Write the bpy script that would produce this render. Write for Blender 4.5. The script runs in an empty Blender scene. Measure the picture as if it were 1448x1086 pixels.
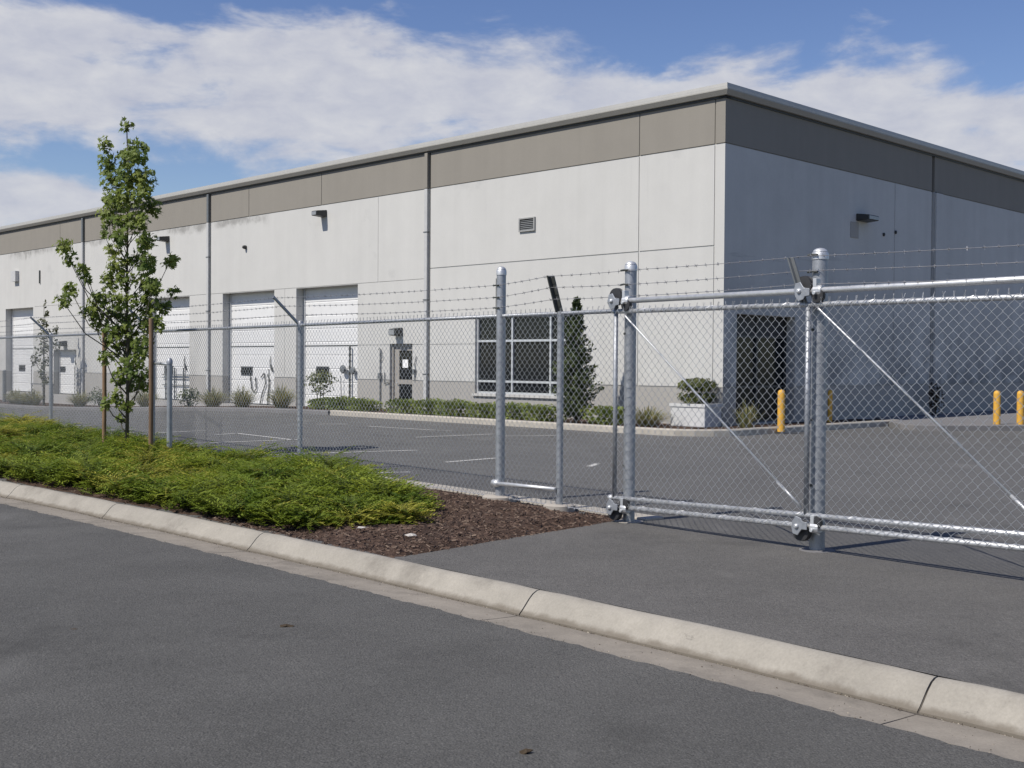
import bpy, math, random
from mathutils import Vector, Matrix
R = math.radians
S = bpy.context.scene
COL = S.collection
rnd = random.Random(7)

# ------------------------------------------------------------------ camera
cam = bpy.data.cameras.new('camera'); camo = bpy.data.objects.new('camera', cam); COL.objects.link(camo)
cam.sensor_width = 36; cam.lens = 1655 / 1448 * 36; cam.clip_end = 3000; cam.clip_start = .05
camo.matrix_world = Matrix.Translation((0, 0, 1.55)) @ Matrix.Rotation(R(89.0), 4, 'X') @ Matrix.Rotation(R(.4), 4, 'Z')
S.camera = camo

# ------------------------------------------------------------------ site frames
TH = R(44.75)
CX, CY = 4.9, 27.2                                   # corner of the warehouse
DL = (-math.sin(TH), math.cos(TH)); NL = (-math.cos(TH), -math.sin(TH))      # along / out of the sunlit wall
DR = (math.cos(TH), math.sin(TH)); NR = (math.sin(TH), -math.cos(TH))        # along / out of the shaded wall
THF = R(39.3)
DF = (math.sin(THF), -math.cos(THF)); NF = (-math.cos(THF), -math.sin(THF))  # fence line, and its street side
def smooth(x):
    x = max(0., min(1., x)); return x * x * (3 - 2 * x)
def PL(u, z, o=0.): return (CX + u * DL[0] + o * NL[0], CY + u * DL[1] + o * NL[1], z)
def PR(v, z, o=0.): return (CX + v * DR[0] + o * NR[0], CY + v * DR[1] + o * NR[1], z)
def PF(s, z, n=0.): return (s * DF[0] + n * NF[0], 12.92 + s * DF[1] + n * NF[1], z)
def lotz(x, y):
    u = (x - CX) * DL[0] + (y - CY) * DL[1]; d = (x - CX) * NL[0] + (y - CY) * NL[1]
    return -.52 * smooth((u - 12) / 24) * (1 - smooth((d - 3) / 15))
# kerb line: t along, q towards the road
KD = (.67, -.7424); KM = (-.7424, -.67)
def KP(t, q, z):
    tc = max(-9., min(6., t)); b = .24 * 0 + .0030 * tc * tc - .0145 * tc + (t - tc) * (.0060 * tc - .0145)
    q = q + b
    return (-.8 + t * KD[0] + q * KM[0], 9.31 + t * KD[1] + q * KM[1], z)

# ------------------------------------------------------------------ object helpers
class MB:
    def __init__(s): s.v = []; s.f = []; s.m = []
    def add(s, vs, fs, mi=0):
        o = len(s.v); s.v += vs; s.f += [tuple(i + o for i in f) for f in fs]; s.m += [mi] * len(fs)
    def box(s, O, ax, ay, az, mi=0):                  # origin corner and three edge vectors
        O = Vector(O); ax = Vector(ax); ay = Vector(ay); az = Vector(az)
        p = [O, O + ax, O + ax + ay, O + ay, O + az, O + ax + az, O + ax + ay + az, O + ay + az]
        fs = [(0, 3, 2, 1), (4, 5, 6, 7), (0, 1, 5, 4), (1, 2, 6, 5), (2, 3, 7, 6), (3, 0, 4, 7)]
        if ax.cross(ay).dot(az) < 0: fs = [f[::-1] for f in fs]
        s.add([tuple(x) for x in p], fs, mi)
    def quad(s, a, b, c, d, mi=0): s.add([tuple(a), tuple(b), tuple(c), tuple(d)], [(0, 1, 2, 3)], mi)
    def tube(s, pts, r, n=8, mi=0, cap=True):
        pts = [Vector(p) for p in pts]; rs = r if isinstance(r, (list, tuple)) else [r] * len(pts)
        up = None; o = len(s.v); L = len(pts)
        for i, p in enumerate(pts):
            d = (pts[min(i + 1, L - 1)] - pts[max(i - 1, 0)])
            if d.length < 1e-9: d = Vector((0, 0, 1))
            d.normalize()
            if up is None: up = Vector((0, 0, 1)) if abs(d.z) < .9 else Vector((1, 0, 0))
            a = d.cross(up)
            if a.length < 1e-6: a = d.cross(Vector((.3, 1, .2)))
            a.normalize(); b = d.cross(a); up = -b if (-b).dot(up) > 0 else b
            for k in range(n):
                t = 2 * math.pi * k / n
                q = p + a * (rs[i] * math.cos(t)) + b * (rs[i] * math.sin(t)); s.v.append((q.x, q.y, q.z))
        for i in range(L - 1):
            for k in range(n):
                s.f.append((o + i * n + k, o + (i + 1) * n + k, o + (i + 1) * n + (k + 1) % n, o + i * n + (k + 1) % n)); s.m.append(mi)
        if cap and n > 2:
            s.f.append(tuple(o + k for k in range(n))); s.m.append(mi)
            s.f.append(tuple(o + (L - 1) * n + k for k in reversed(range(n)))); s.m.append(mi)
    def lathe(s, O, prof, n=20, mi=0, axis=(0, 0, 1)):
        A = Vector(axis).normalized(); X = A.orthogonal().normalized(); Y = A.cross(X); O = Vector(O); o = len(s.v)
        for r, z in prof:
            for k in range(n):
                t = 2 * math.pi * k / n; q = O + A * z + X * (r * math.cos(t)) + Y * (r * math.sin(t)); s.v.append(tuple(q))
        for i in range(len(prof) - 1):
            for k in range(n):
                s.f.append((o + i * n + k, o + i * n + (k + 1) % n, o + (i + 1) * n + (k + 1) % n, o + (i + 1) * n + k)); s.m.append(mi)
        s.f.append(tuple(o + k for k in reversed(range(n)))); s.m.append(mi)
        s.f.append(tuple(o + (len(prof) - 1) * n + k for k in range(n))); s.m.append(mi)
    def build(s, name, mats, parent=None, smooth_=False, bevel=0, loc=None):
        me = bpy.data.meshes.new(name); v = s.v
        if loc is not None: v = [(a - loc[0], b - loc[1], c - loc[2]) for a, b, c in v]
        me.from_pydata(v, [], s.f); me.update()
        if not isinstance(mats, (list, tuple)): mats = [mats]
        for m in mats: me.materials.append(m)
        if len(mats) > 1: me.polygons.foreach_set('material_index', s.m)
        if smooth_ is True: me.polygons.foreach_set('use_smooth', [True] * len(me.polygons))
        ob = bpy.data.objects.new(name, me); COL.objects.link(ob)
        if smooth_ == 'auto':
            me.polygons.foreach_set('use_smooth', [True] * len(me.polygons)); me.set_sharp_from_angle(angle=R(40))
        if bevel:
            b = ob.modifiers.new('bevel', 'BEVEL'); b.width = bevel; b.segments = 2; b.limit_method = 'ANGLE'
        if parent is not None:
            ob.parent = parent
            w = Vector((0, 0, 0)); p = parent
            while p is not None: w += p.location; p = p.parent
            ob.location = Vector(loc or (0, 0, 0)) - w
        elif loc is not None: ob.location = loc
        return ob
def build_each(mb, name, mats, parent=None, **kw):      # every loose island becomes an object of its own
    par = list(range(len(mb.v)))
    def root(i):
        while par[i] != i: par[i] = par[par[i]]; i = par[i]
        return i
    for f in mb.f:
        a = root(f[0])
        for k in f[1:]: par[root(k)] = a
    groups = {}
    for f in mb.f: groups.setdefault(root(f[0]), []).append(f)
    out = []
    for fs in groups.values():
        ix = {}; b = MB()
        for f in fs:
            for k in f:
                if k not in ix: ix[k] = len(b.v); b.v.append(mb.v[k])
            b.f.append(tuple(ix[k] for k in f)); b.m.append(0)
        out.append(b.build(name, mats, parent, **kw))
    return out
def tag(o, label=None, cat=None, group=None, kind=None):
    if label: o['label'] = label
    if cat: o['category'] = cat
    if group: o['group'] = group
    if kind: o['kind'] = kind
    return o
def thing(name, loc, label, cat, group=None):
    o = bpy.data.objects.new(name, None); o.empty_display_size = .2; o.location = loc; COL.objects.link(o)
    return tag(o, label, cat, group)
def copy_tree(o, parent=None):
    c = o.copy(); COL.objects.link(c)
    if parent is not None: c.parent = parent
    for ch in list(o.children): copy_tree(ch, c)
    return c

# ------------------------------------------------------------------ materials
class NT:
    def __init__(s, name):
        s.m = bpy.data.materials.new(name); s.m.use_nodes = True; s.t = s.m.node_tree
        s.b = s.t.nodes['Principled BSDF']; s.pos = None
    def n(s, ty, **kw):
        x = s.t.nodes.new(ty)
        for k, v in kw.items(): setattr(x, k, v)
        return x
    def l(s, a, b): s.t.links.new(a, b)
    def P(s):
        if s.pos is None: s.pos = s.n('ShaderNodeTexCoord').outputs['Object']
        return s.pos
    def noise(s, scale, detail=4, rough=.55, stretch=None):
        x = s.n('ShaderNodeTexNoise'); x.inputs['Scale'].default_value = scale; x.inputs['Detail'].default_value = detail
        x.inputs['Roughness'].default_value = rough; src = s.P()
        if stretch:
            mp = s.n('ShaderNodeMapping'); mp.inputs['Scale'].default_value = stretch; s.l(src, mp.inputs['Vector']); src = mp.outputs[0]
        s.l(src, x.inputs['Vector']); return x.outputs['Fac']
    def rng(s, v, a, b, c, d, smooth_=False):
        x = s.n('ShaderNodeMapRange')
        if smooth_: x.interpolation_type = 'SMOOTHSTEP'
        for i, q in zip((1, 2, 3, 4), (a, b, c, d)): x.inputs[i].default_value = q
        s.l(v, x.inputs[0]); return x.outputs[0]
    def math(s, op, a, b=None):
        x = s.n('ShaderNodeMath', operation=op)
        for i, q in enumerate((a, b)):
            if q is None: continue
            if isinstance(q, (int, float)): x.inputs[i].default_value = q
            else: s.l(q, x.inputs[i])
        return x.outputs[0]
    def mix(s, f, a, b, mode='MIX'):
        x = s.n('ShaderNodeMix', data_type='RGBA', blend_type=mode)
        for i, q in ((0, f), (6, a), (7, b)):
            if isinstance(q, (int, float)) and i == 0: x.inputs[0].default_value = q
            elif isinstance(q, tuple): x.inputs[i].default_value = (q[0], q[1], q[2], 1)
            else: s.l(q, x.inputs[i])
        return x.outputs[2]
    def vary(s, col, layers):
        """multiply colour by grey noise layers (scale, amount[, stretch])"""
        cur = col
        for L in layers:
            f = s.rng(s.noise(L[0], 5, .6, L[2] if len(L) > 2 else None), .25, .75, 1 - L[1], 1 + L[1])
            cur = s.mix(1., cur, f, 'MULTIPLY')
        return cur
    def bump(s, h, strength, dist):
        b = s.n('ShaderNodeBump'); b.inputs['Strength'].default_value = strength; b.inputs['Distance'].default_value = dist
        s.l(h, b.inputs['Height']); s.l(b.outputs[0], s.b.inputs['Normal'])
    def done(s, col, rough=.8, metal=0., spec=.5):
        if isinstance(col, tuple): s.b.inputs['Base Color'].default_value = (*col, 1)
        else: s.l(col, s.b.inputs['Base Color'])
        if isinstance(rough, (int, float)): s.b.inputs['Roughness'].default_value = rough
        else: s.l(rough, s.b.inputs['Roughness'])
        s.b.inputs['Metallic'].default_value = metal; s.b.inputs['Specular IOR Level'].default_value = spec
        return s.m
def basic(name, col, rough=.8, metal=0., layers=((3, .08), (40, .06)), bump=None, spec=.5):
    t = NT(name); c = t.vary(t.mix(0., col, col), layers) if layers else col
    if bump: t.bump(t.noise(bump[0], 6, .65), bump[1], bump[2])
    return t.done(c, rough, metal, spec)

def asphalt(name, col, patch, grain):
    t = NT(name)
    c = t.vary(t.mix(0., col, col), ((.22, patch), (1.3, patch * .7), (9, .06), (38, .20), (85, grain)))
    v = t.n('ShaderNodeTexVoronoi'); v.inputs['Scale'].default_value = 75; t.l(t.P(), v.inputs['Vector'])
    sp = t.n('ShaderNodeSeparateColor'); t.l(v.outputs['Color'], sp.inputs[0])
    stone = t.math('MULTIPLY', t.rng(v.outputs['Distance'], .0, .55, 1, 0), t.rng(sp.outputs[0], .62, .95, 0, 1))
    c = t.mix(t.math('MULTIPLY', stone, .5), c, tuple(x * 2.4 for x in col))
    pit = t.rng(t.noise(60, 4, .75), .30, .44, .45, 1.)
    c = t.mix(1., c, pit, 'MULTIPLY')
    st = t.rng(t.noise(.55, 6, .72), .54, .68, 0, .5, True); c = t.mix(st, c, tuple(x * .55 for x in col))
    pale = t.rng(t.noise(.8, 5, .7, (1, .35, 1)), .58, .72, 0, .45, True); c = t.mix(pale, c, tuple(x * 1.7 for x in col))
    t.bump(t.math('ADD', t.noise(70, 5, .75), t.math('MULTIPLY', v.outputs['Distance'], .6)), .8, .009)
    return t.done(c, .88, 0, .35)
M_road = asphalt('road asphalt', (.091, .089, .083), .17, .34)
M_lot = asphalt('lot asphalt', (.105, .103, .099), .12, .24)
M_drive = asphalt('driveway asphalt', (.113, .108, .100), .18, .30)

def concrete(name, col, layers, dirt=None, b=.25):
    t = NT(name); c = t.vary(t.mix(0., col, col), layers)
    if dirt:
        f = t.rng(t.noise(dirt[1], 6, .7), .5, .72, 0, dirt[2], True); c = t.mix(f, c, dirt[0])
    if 'kerb concrete' == name:
        g = t.n('ShaderNodeSeparateXYZ'); t.l(t.P(), g.inputs[0]); lo = t.rng(t.math('ADD', g.outputs[2], t.math('MULTIPLY', t.noise(7, 5, .7), .06)), -.095, -.060, .75, 0, True)
        c = t.mix(lo, c, (.12, .10, .075)); sc = t.rng(t.noise(3.5, 6, .75, (1, 1, 3)), .62, .70, 0, .45, True); c = t.mix(sc, c, (.13, .12, .105))
    sp = t.rng(t.noise(110, 3, .6), .66, .74, 0, .45); c = t.mix(sp, c, tuple(x * .5 for x in col))
    t.bump(t.noise(70, 6, .7), b, .006); return t.done(c, .9, 0, .3)
M_kerb = concrete('kerb concrete', (.290, .269, .231), ((.8, .12), (5, .10), (60, .10)), ((.15, .135, .115), 1.5, .65))
M_gutter = concrete('gutter concrete', (.255, .228, .19), ((.8, .12), (6, .12), (70, .12)), ((.14, .125, .105), 2.5, .6))
M_foot = concrete('footing concrete', (.36, .33, .29), ((3, .1), (40, .1)))
M_found = concrete('foundation concrete', (.36, .35, .34), ((.8, .08), (7, .08)))
M_berm = concrete('berm asphalt', (.17, .165, .165), ((1, .1), (30, .15)))
M_islandkerb = concrete('island kerb concrete', (.40, .37, .32), ((1, .08), (12, .1)), ((.3, .27, .23), 1.6, .5))
M_gap = basic('joint dirt', (.07, .06, .05), .95)

def wallpaint(name, col, stain=False):
    t = NT(name)
    c = t.vary(t.mix(0., col, col), ((.25, .035), (1.6, .025), (.9, .03, (3, 3, .12)), (25, .02), (180, .03)))
    if stain:
        g = t.n('ShaderNodeSeparateXYZ'); t.l(t.P(), g.inputs[0])
        band = t.math('SUBTRACT', g.outputs[2], t.math('MULTIPLY', t.noise(.7, 5, .7), 1.3))
        u = t.math('ADD', t.math('MULTIPLY', t.math('SUBTRACT', g.outputs[0], CX), DL[0]), t.math('MULTIPLY', t.math('SUBTRACT', g.outputs[1], CY), DL[1]))
        loc = None
        for uc, w_ in ((25.0, 2.6), (20.9, 2.2), (32.4, 1.3), (39., 3.2), (47, 2.)):
            m_ = t.rng(t.math('ABSOLUTE', t.math('SUBTRACT', u, uc)), w_ * .55, w_, 1, 0, True); loc = m_ if loc is None else t.math('MAXIMUM', loc, m_)
        f = t.math('MULTIPLY', t.math('MULTIPLY', t.rng(band, 5.70, 6.0, 0, 1, True), loc), t.rng(t.noise(2.2, 5, .65), .35, .60, .25, .80, True))
        c = t.mix(f, c, (.25, .245, .23))
        # scuffs and old patch marks
        f2 = t.rng(t.noise(.55, 6, .62), .62, .70, 0, .30, True); c = t.mix(f2, c, (.37, .37, .36))
        hgt = t.rng(g.outputs[2], .2, 2.2, 1, 0)
        f3 = t.math('MULTIPLY', hgt, t.rng(t.noise(1.2, 5, .7, (1, 1, .4)), .46, .7, 0, .5)); c = t.mix(f3, c, (.30, .29, .27))
        f4 = t.rng(t.noise(1.0, 5, .7, (2.2, 2.2, .10)), .60, .74, 0, .12, True); c = t.mix(f4, c, (.30, .30, .29))
    t.bump(t.noise(120, 5, .7), .12, .004)
    return t.done(c, .85, 0, .25)
M_white = wallpaint('white wall paint', (.506, .501, .480), True)
M_taupe = wallpaint('taupe wall paint', (.243, .226, .197))
M_dado = wallpaint('dado paint', (.345, .332, .31))
def shade_wall():
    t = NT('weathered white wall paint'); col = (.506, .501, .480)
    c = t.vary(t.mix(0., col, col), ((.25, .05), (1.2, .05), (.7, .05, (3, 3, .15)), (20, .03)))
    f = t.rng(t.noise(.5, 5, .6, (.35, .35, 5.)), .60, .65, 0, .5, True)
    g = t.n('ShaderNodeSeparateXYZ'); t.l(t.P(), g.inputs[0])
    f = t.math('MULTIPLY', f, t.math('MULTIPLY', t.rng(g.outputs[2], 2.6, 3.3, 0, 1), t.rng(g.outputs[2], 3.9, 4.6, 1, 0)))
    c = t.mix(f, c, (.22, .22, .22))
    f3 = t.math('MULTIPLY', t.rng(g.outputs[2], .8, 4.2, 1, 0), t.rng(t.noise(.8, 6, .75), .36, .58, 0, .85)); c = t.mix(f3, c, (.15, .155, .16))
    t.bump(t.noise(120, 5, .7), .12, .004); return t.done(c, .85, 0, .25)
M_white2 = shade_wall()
M_taupe2 = M_taupe; M_dado2 = M_dado
M_coping = basic('metal coping', (.43, .42, .39), .5, .2, ((.4, .06), (6, .05)))
M_coping2 = basic('metal gutter', (.36, .345, .31), .55, .2, ((.4, .06), (6, .05)))
M_darkmetal = basic('dark metal', (.05, .052, .055), .5, .3)
M_downs = basic('downspout grey', (.17, .18, .185), .5, .4, ((1, .1), (9, .1)))
M_downs2 = basic('vent frame grey', (.30, .30, .29), .6, 0, ((6, .1),))
M_downw = basic('downspout pale', (.46, .46, .455), .55, 0, ((1, .08), (9, .08)))
M_door = basic('roller door white', (.66, .66, .655), .55, 0, ((.6, .04), (4, .04), (60, .02)))
M_glass = basic('dark window glass', (.010, .012, .014), .08, 0, (), None, .2)
M_alu = basic('aluminium', (.66, .67, .68), .4, .5, ((4, .06),))
M_frame = basic('door frame taupe', (.30, .28, .255), .6, 0, ((3, .08),))
M_scrap = basic('weathered paper', (.45, .42, .38), .9, 0, ((20, .2),))
M_paper = basic('paper', (.8, .8, .8), .8, 0, ((20, .05),))
M_black = basic('black rubber', (.025, .025, .027), .6, 0, ((30, .2),))
M_lamp = basic('lamp housing bronze', (.045, .045, .043), .45, .3, ((10, .1),))
M_lens = basic('lamp lens', (.25, .26, .27), .25, 0, ((10, .1),))
M_rust = basic('rusty steel', (.16, .07, .035), .85, .1, ((8, .3),))

def galv(name, col, rough, amt=.16):
    t = NT(name); c = t.vary(t.mix(0., col, col), ((2.5, .10), (14, amt), (70, amt * .8)))
    f = t.rng(t.noise(6, 6, .7), .60, .72, 0, .35, True); c = t.mix(f, c, (.33, .32, .30))
    r = t.rng(t.noise(20, 4), .3, .7, rough - .05, rough + .1)
    t.bump(t.noise(45, 4, .6), .06, .002); return t.done(c, r, .6, .5)
M_galv = galv('galvanised steel', (.33, .345, .37), .5)
M_galvb = galv('bright galvanised steel', (.56, .57, .58), .46, .09)
M_wire = basic('galvanised wire', (.49, .50, .52), .45, .6, ((3, .15), (40, .15)))
M_arm = basic('dark steel', (.07, .075, .07), .55, .3, ((12, .2),))
M_barb = basic('barbed wire steel', (.30, .30, .31), .5, .6, ((20, .2),))
M_yellow = (lambda t: (t.bump(t.noise(30, 4), .2, .004), t.done(t.mix(t.rng(t.noise(9, 6, .7), .56, .66, 0, .8), t.vary(t.mix(0., (.62, .34, .045), (.62, .34, .045)), ((6, .15), (40, .1))), (.30, .17, .05)), .65))[1])(NT('worn yellow paint'))
def linepaint():
    t = NT('worn line paint'); f = t.rng(t.math('ADD', t.math('MULTIPLY', t.noise(35, 5, .75), .55), t.math('MULTIPLY', t.noise(1.1, 4, .6), .45)), .36, .50, 0, 1, True)
    return t.done(t.mix(f, (.108, .104, .105), (.50, .49, .465)), .8)
M_line = linepaint()
def mulch():
    t = NT('bark mulch'); v = t.n('ShaderNodeTexVoronoi'); v.inputs['Scale'].default_value = 26
    mp = t.n('ShaderNodeMapping'); mp.inputs['Scale'].default_value = (1, 2.2, 1); t.l(t.P(), mp.inputs[0]); t.l(mp.outputs[0], v.inputs['Vector'])
    sp = t.n('ShaderNodeSeparateColor'); t.l(v.outputs['Color'], sp.inputs[0])
    c = t.mix(sp.outputs[0], (.035, .022, .016), (.105, .066, .047)); c = t.vary(c, ((1.2, .2), (14, .3), (90, .25)))
    t.bump(t.math('ADD', v.outputs['Distance'], t.noise(40, 5, .7)), .9, .02); return t.done(c, .95, 0, .2)
M_mulch = mulch()
M_chip = [basic('bark chip', c, .9, 0, ((12, .3),)) for c in ((.05, .030, .022), (.095, .060, .043), (.16, .115, .085))]
M_wood = basic('stake wood', (.20, .125, .07), .85, 0, ((5, .2), (30, .25, (1, 1, .1))))
M_woodr = basic('stake wood reddish', (.155, .098, .058), .85, 0, ((5, .2), (30, .25, (1, 1, .1))))
M_bark = basic('tree bark', (.095, .082, .06), .9, 0, ((10, .2), (50, .2)))
M_tan = basic('bare ground', (.075, .07, .062), .95)
def leafmat(name, a, b, trans=.25, sc=3., c2=None):
    t = NT(name); c = t.mix(t.rng(t.noise(sc, 3), .3, .7, 0, 1), a, b); c = t.vary(c, ((sc * 9, .25),))
    if c2: c = t.mix(t.rng(t.noise(sc * 2.3, 4, .7), .6, .7, 0, .8), c, c2)
    t.done(c, .55, 0, .35); tr = t.n('ShaderNodeBsdfTranslucent'); t.l(c, tr.inputs[0])
    mx = t.n('ShaderNodeMixShader'); mx.inputs[0].default_value = trans; t.l(t.b.outputs[0], mx.inputs[1]); t.l(tr.outputs[0], mx.inputs[2])
    t.l(mx.outputs[0], t.t.nodes['Material Output'].inputs[0]); return t.m
M_leaf = leafmat('maple leaf', (.105, .165, .028), (.26, .30, .065), .46, 2.)
M_leaf2 = leafmat('small tree leaf', (.05, .065, .03), (.10, .10, .045), .25, 1.5)
M_cover = leafmat('ground cover leaf', (.08, .14, .009), (.27, .31, .034), .34, 1.4, (.33, .33, .06))
M_cover2 = leafmat('deep green ground cover leaf', (.06, .11, .008), (.20, .245, .025), .30, 1.7)
M_cover3 = leafmat('yellowing ground cover leaf', (.17, .18, .02), (.40, .375, .06), .34, 1.7)
M_hedge = leafmat('hedge leaf', (.10, .145, .028), (.235, .27, .06), .26, 2.5)
M_shrub = leafmat('dull shrub leaf', (.05, .075, .035), (.12, .14, .06), .2, 3)
M_topi = leafmat('topiary leaf', (.06, .08, .02), (.15, .16, .05), .2, 4)
M_conif = leafmat('conifer needles', (.03, .05, .022), (.10, .125, .04), .14, 3)
M_grass = leafmat('ornamental grass blade', (.13, .16, .05), (.34, .29, .14), .3, 5)
M_planter = concrete('planter concrete', (.52, .52, .515), ((1, .05), (10, .06)))
M_leafdry = basic('dry leaf', (.045, .03, .015), .9)

# ------------------------------------------------------------------ world and sun
SUN_EL = R(50); az = R(10)
sh = (math.cos(az) * NL[0] + math.sin(az) * DL[0], math.cos(az) * NL[1] + math.sin(az) * DL[1])
sv = Vector((sh[0] * math.cos(SUN_EL), sh[1] * math.cos(SUN_EL), math.sin(SUN_EL)))
sl = bpy.data.lights.new('sun', 'SUN'); sl.energy = 5.0; sl.angle = R(.53); sl.color = (1, .945, .86)
so = bpy.data.objects.new('sun', sl); so.rotation_euler = (-sv).to_track_quat('-Z', 'Y').to_euler(); so.location = (-20, -15, 30); COL.objects.link(so)
W = bpy.data.worlds.new('World'); S.world = W; W.use_nodes = True
t = NT.__new__(NT); t.t = W.node_tree; t.pos = None; t.m = None
for n_ in list(t.t.nodes): t.t.nodes.remove(n_)
sky = t.n('ShaderNodeTexSky', sky_type='NISHITA', sun_disc=False, sun_elevation=SUN_EL, sun_rotation=math.atan2(sh[0], sh[1]), air_density=1.0, dust_density=.2, ozone_density=1.6)
gen = t.n('ShaderNodeTexCoord').outputs['Generated']
sep = t.n('ShaderNodeSeparateXYZ'); t.l(gen, sep.inputs[0])
azi = t.math('ARCTAN2', sep.outputs[0], sep.outputs[1]); ele = t.math('ARCSINE', sep.outputs[2])
cb = t.n('ShaderNodeCombineXYZ'); t.l(azi, cb.inputs[0]); t.l(ele, cb.inputs[1])
def cn(sx, sy, det, ro, off, dist=0.):
    mp = t.n('ShaderNodeMapping'); mp.inputs['Scale'].default_value = (sx, sy, 1); mp.inputs['Location'].default_value = off; mp.inputs['Rotation'].default_value = (0, 0, R(-6))
    t.l(cb.outputs[0], mp.inputs[0]); x = t.n('ShaderNodeTexNoise'); x.inputs['Scale'].default_value = 1; x.inputs['Detail'].default_value = det
    x.inputs['Roughness'].default_value = ro; x.inputs['Distortion'].default_value = dist; t.l(mp.outputs[0], x.inputs['Vector']); return x.outputs['Fac']
n1 = cn(7, 19, 9, .56, (3.1, 1.7, 0), .35); n2 = cn(2.6, 7, 3, .5, (7.3, 2.2, 0)); n3 = cn(22, 46, 6, .6, (1.1, 4.2, 0), .2)
e0 = t.rng(azi, -.35, .35, .232, .190)
bank = t.rng(t.math('ABSOLUTE', t.math('SUBTRACT', ele, e0)), .0, .10, 1, 0, True)
lowl = t.math('MULTIPLY', t.rng(t.math('ABSOLUTE', t.math('SUBTRACT', ele, .125)), 0, .04, 1, 0, True), t.rng(azi, -.40, -.28, 1, 0, True))
bank = t.math('MAXIMUM', bank, lowl)
rightfade = t.math('ADD', t.rng(azi, -.12, .42, -.035, .085), t.rng(ele, .255, .31, 0, .16, True))
rightfade = t.math('ADD', rightfade, t.rng(t.math('ABSOLUTE', azi), .75, 1.2, 0, .22, True))
base = t.math('ADD', t.math('ADD', t.math('MULTIPLY', n1, .80), t.math('MULTIPLY', n2, .34)), t.math('MULTIPLY', n3, .16))
dens = t.math('SUBTRACT', t.math('ADD', base, t.math('MULTIPLY', bank, .26)), rightfade)
cf = t.rng(dens, .675, .85, 0, .93, True)
bg1 = t.n('ShaderNodeBackground'); bg1.inputs[1].default_value = .106
hs = t.n('ShaderNodeHueSaturation'); hs.inputs['Saturation'].default_value = 1.16; hs.inputs['Hue'].default_value = .517; t.l(sky.outputs[0], hs.inputs['Color']); t.l(hs.outputs[0], bg1.inputs[0])
bg2 = t.n('ShaderNodeBackground'); ccol = t.mix(t.rng(n3, .3, .7, 0, 1), (.54, .56, .65), (.70, .705, .74)); t.l(ccol, bg2.inputs[0]); bg2.inputs[1].default_value = .95
mx = t.n('ShaderNodeMixShader'); t.l(cf, mx.inputs[0]); t.l(bg1.outputs[0], mx.inputs[1]); t.l(bg2.outputs[0], mx.inputs[2])
wo = t.n('ShaderNodeOutputWorld'); t.l(mx.outputs[0], wo.inputs[0])
S.view_settings.view_transform = 'Standard'; S.view_settings.look = 'None'; S.view_settings.exposure = 0; S.view_settings.gamma = 1

# ------------------------------------------------------------------ ground
def grid(name, mat, us, vs, P, kind='structure', smooth_=True):
    b = MB(); nu, nv = len(us), len(vs)
    b.v = [P(u, v) for u in us for v in vs]
    b.f = [(i * nv + j, (i + 1) * nv + j, (i + 1) * nv + j + 1, i * nv + j + 1) for i in range(nu - 1) for j in range(nv - 1)]
    a, c, d = (Vector(b.v[k]) for k in (b.f[0][0], b.f[0][1], b.f[0][3]))
    if (c - a).cross(d - a).z < 0: b.f = [f[::-1] for f in b.f]
    b.m = [0] * len(b.f)
    return tag(b.build(name, mat, smooth_=smooth_), kind=kind)
g = MB(); g.quad((-1500, -1500, -1.2), (1500, -1500, -1.2), (1500, 1500, -1.2), (-1500, 1500, -1.2)); tag(g.build('ground', M_tan), kind='structure')
def span(a, b, st): n = max(1, int(round(abs(b - a) / st))); return [a + (b - a) * i / n for i in range(n + 1)]
ts = span(-160, -60, 10)[:-1] + span(-60, -10, 2)[:-1] + span(-10, 8, .5)[:-1] + span(8, 60, 2)[:-1] + span(60, 160, 10)
def lotP(t_, w):
    p = KP(t_, .15 - w, 0); return (p[0], p[1], lotz(p[0], p[1]))
grid('parking_lot', M_lot, ts, [0, .5, 1, 2, 3, 4] + span(5, 60, 1) + [80, 110, 160, 230], lotP)
tr_ = span(-160, -60, 10)[:-1] + span(-60, -12, 2)[:-1] + span(-12, 8, .06)[:-1] + span(8, 60, 2)[:-1] + span(60, 160, 10)
def roadP(t_, w):
    if w == 0: return KP(t_, .752 + .009 * math.sin(t_ * 9.1) + .007 * math.sin(t_ * 23 + 1) + .006 * math.sin(t_ * 47 + 2) + rnd.uniform(-.006, .006), -.112)
    return KP(t_, .765 + w, -.111 + .010 * min(w, 6) * (1 if w < 6.1 else .6))
grid('road', M_road, tr_, [0, .06, .3, 1, 2, 3.5, 6, 9, 13], roadP)

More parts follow.
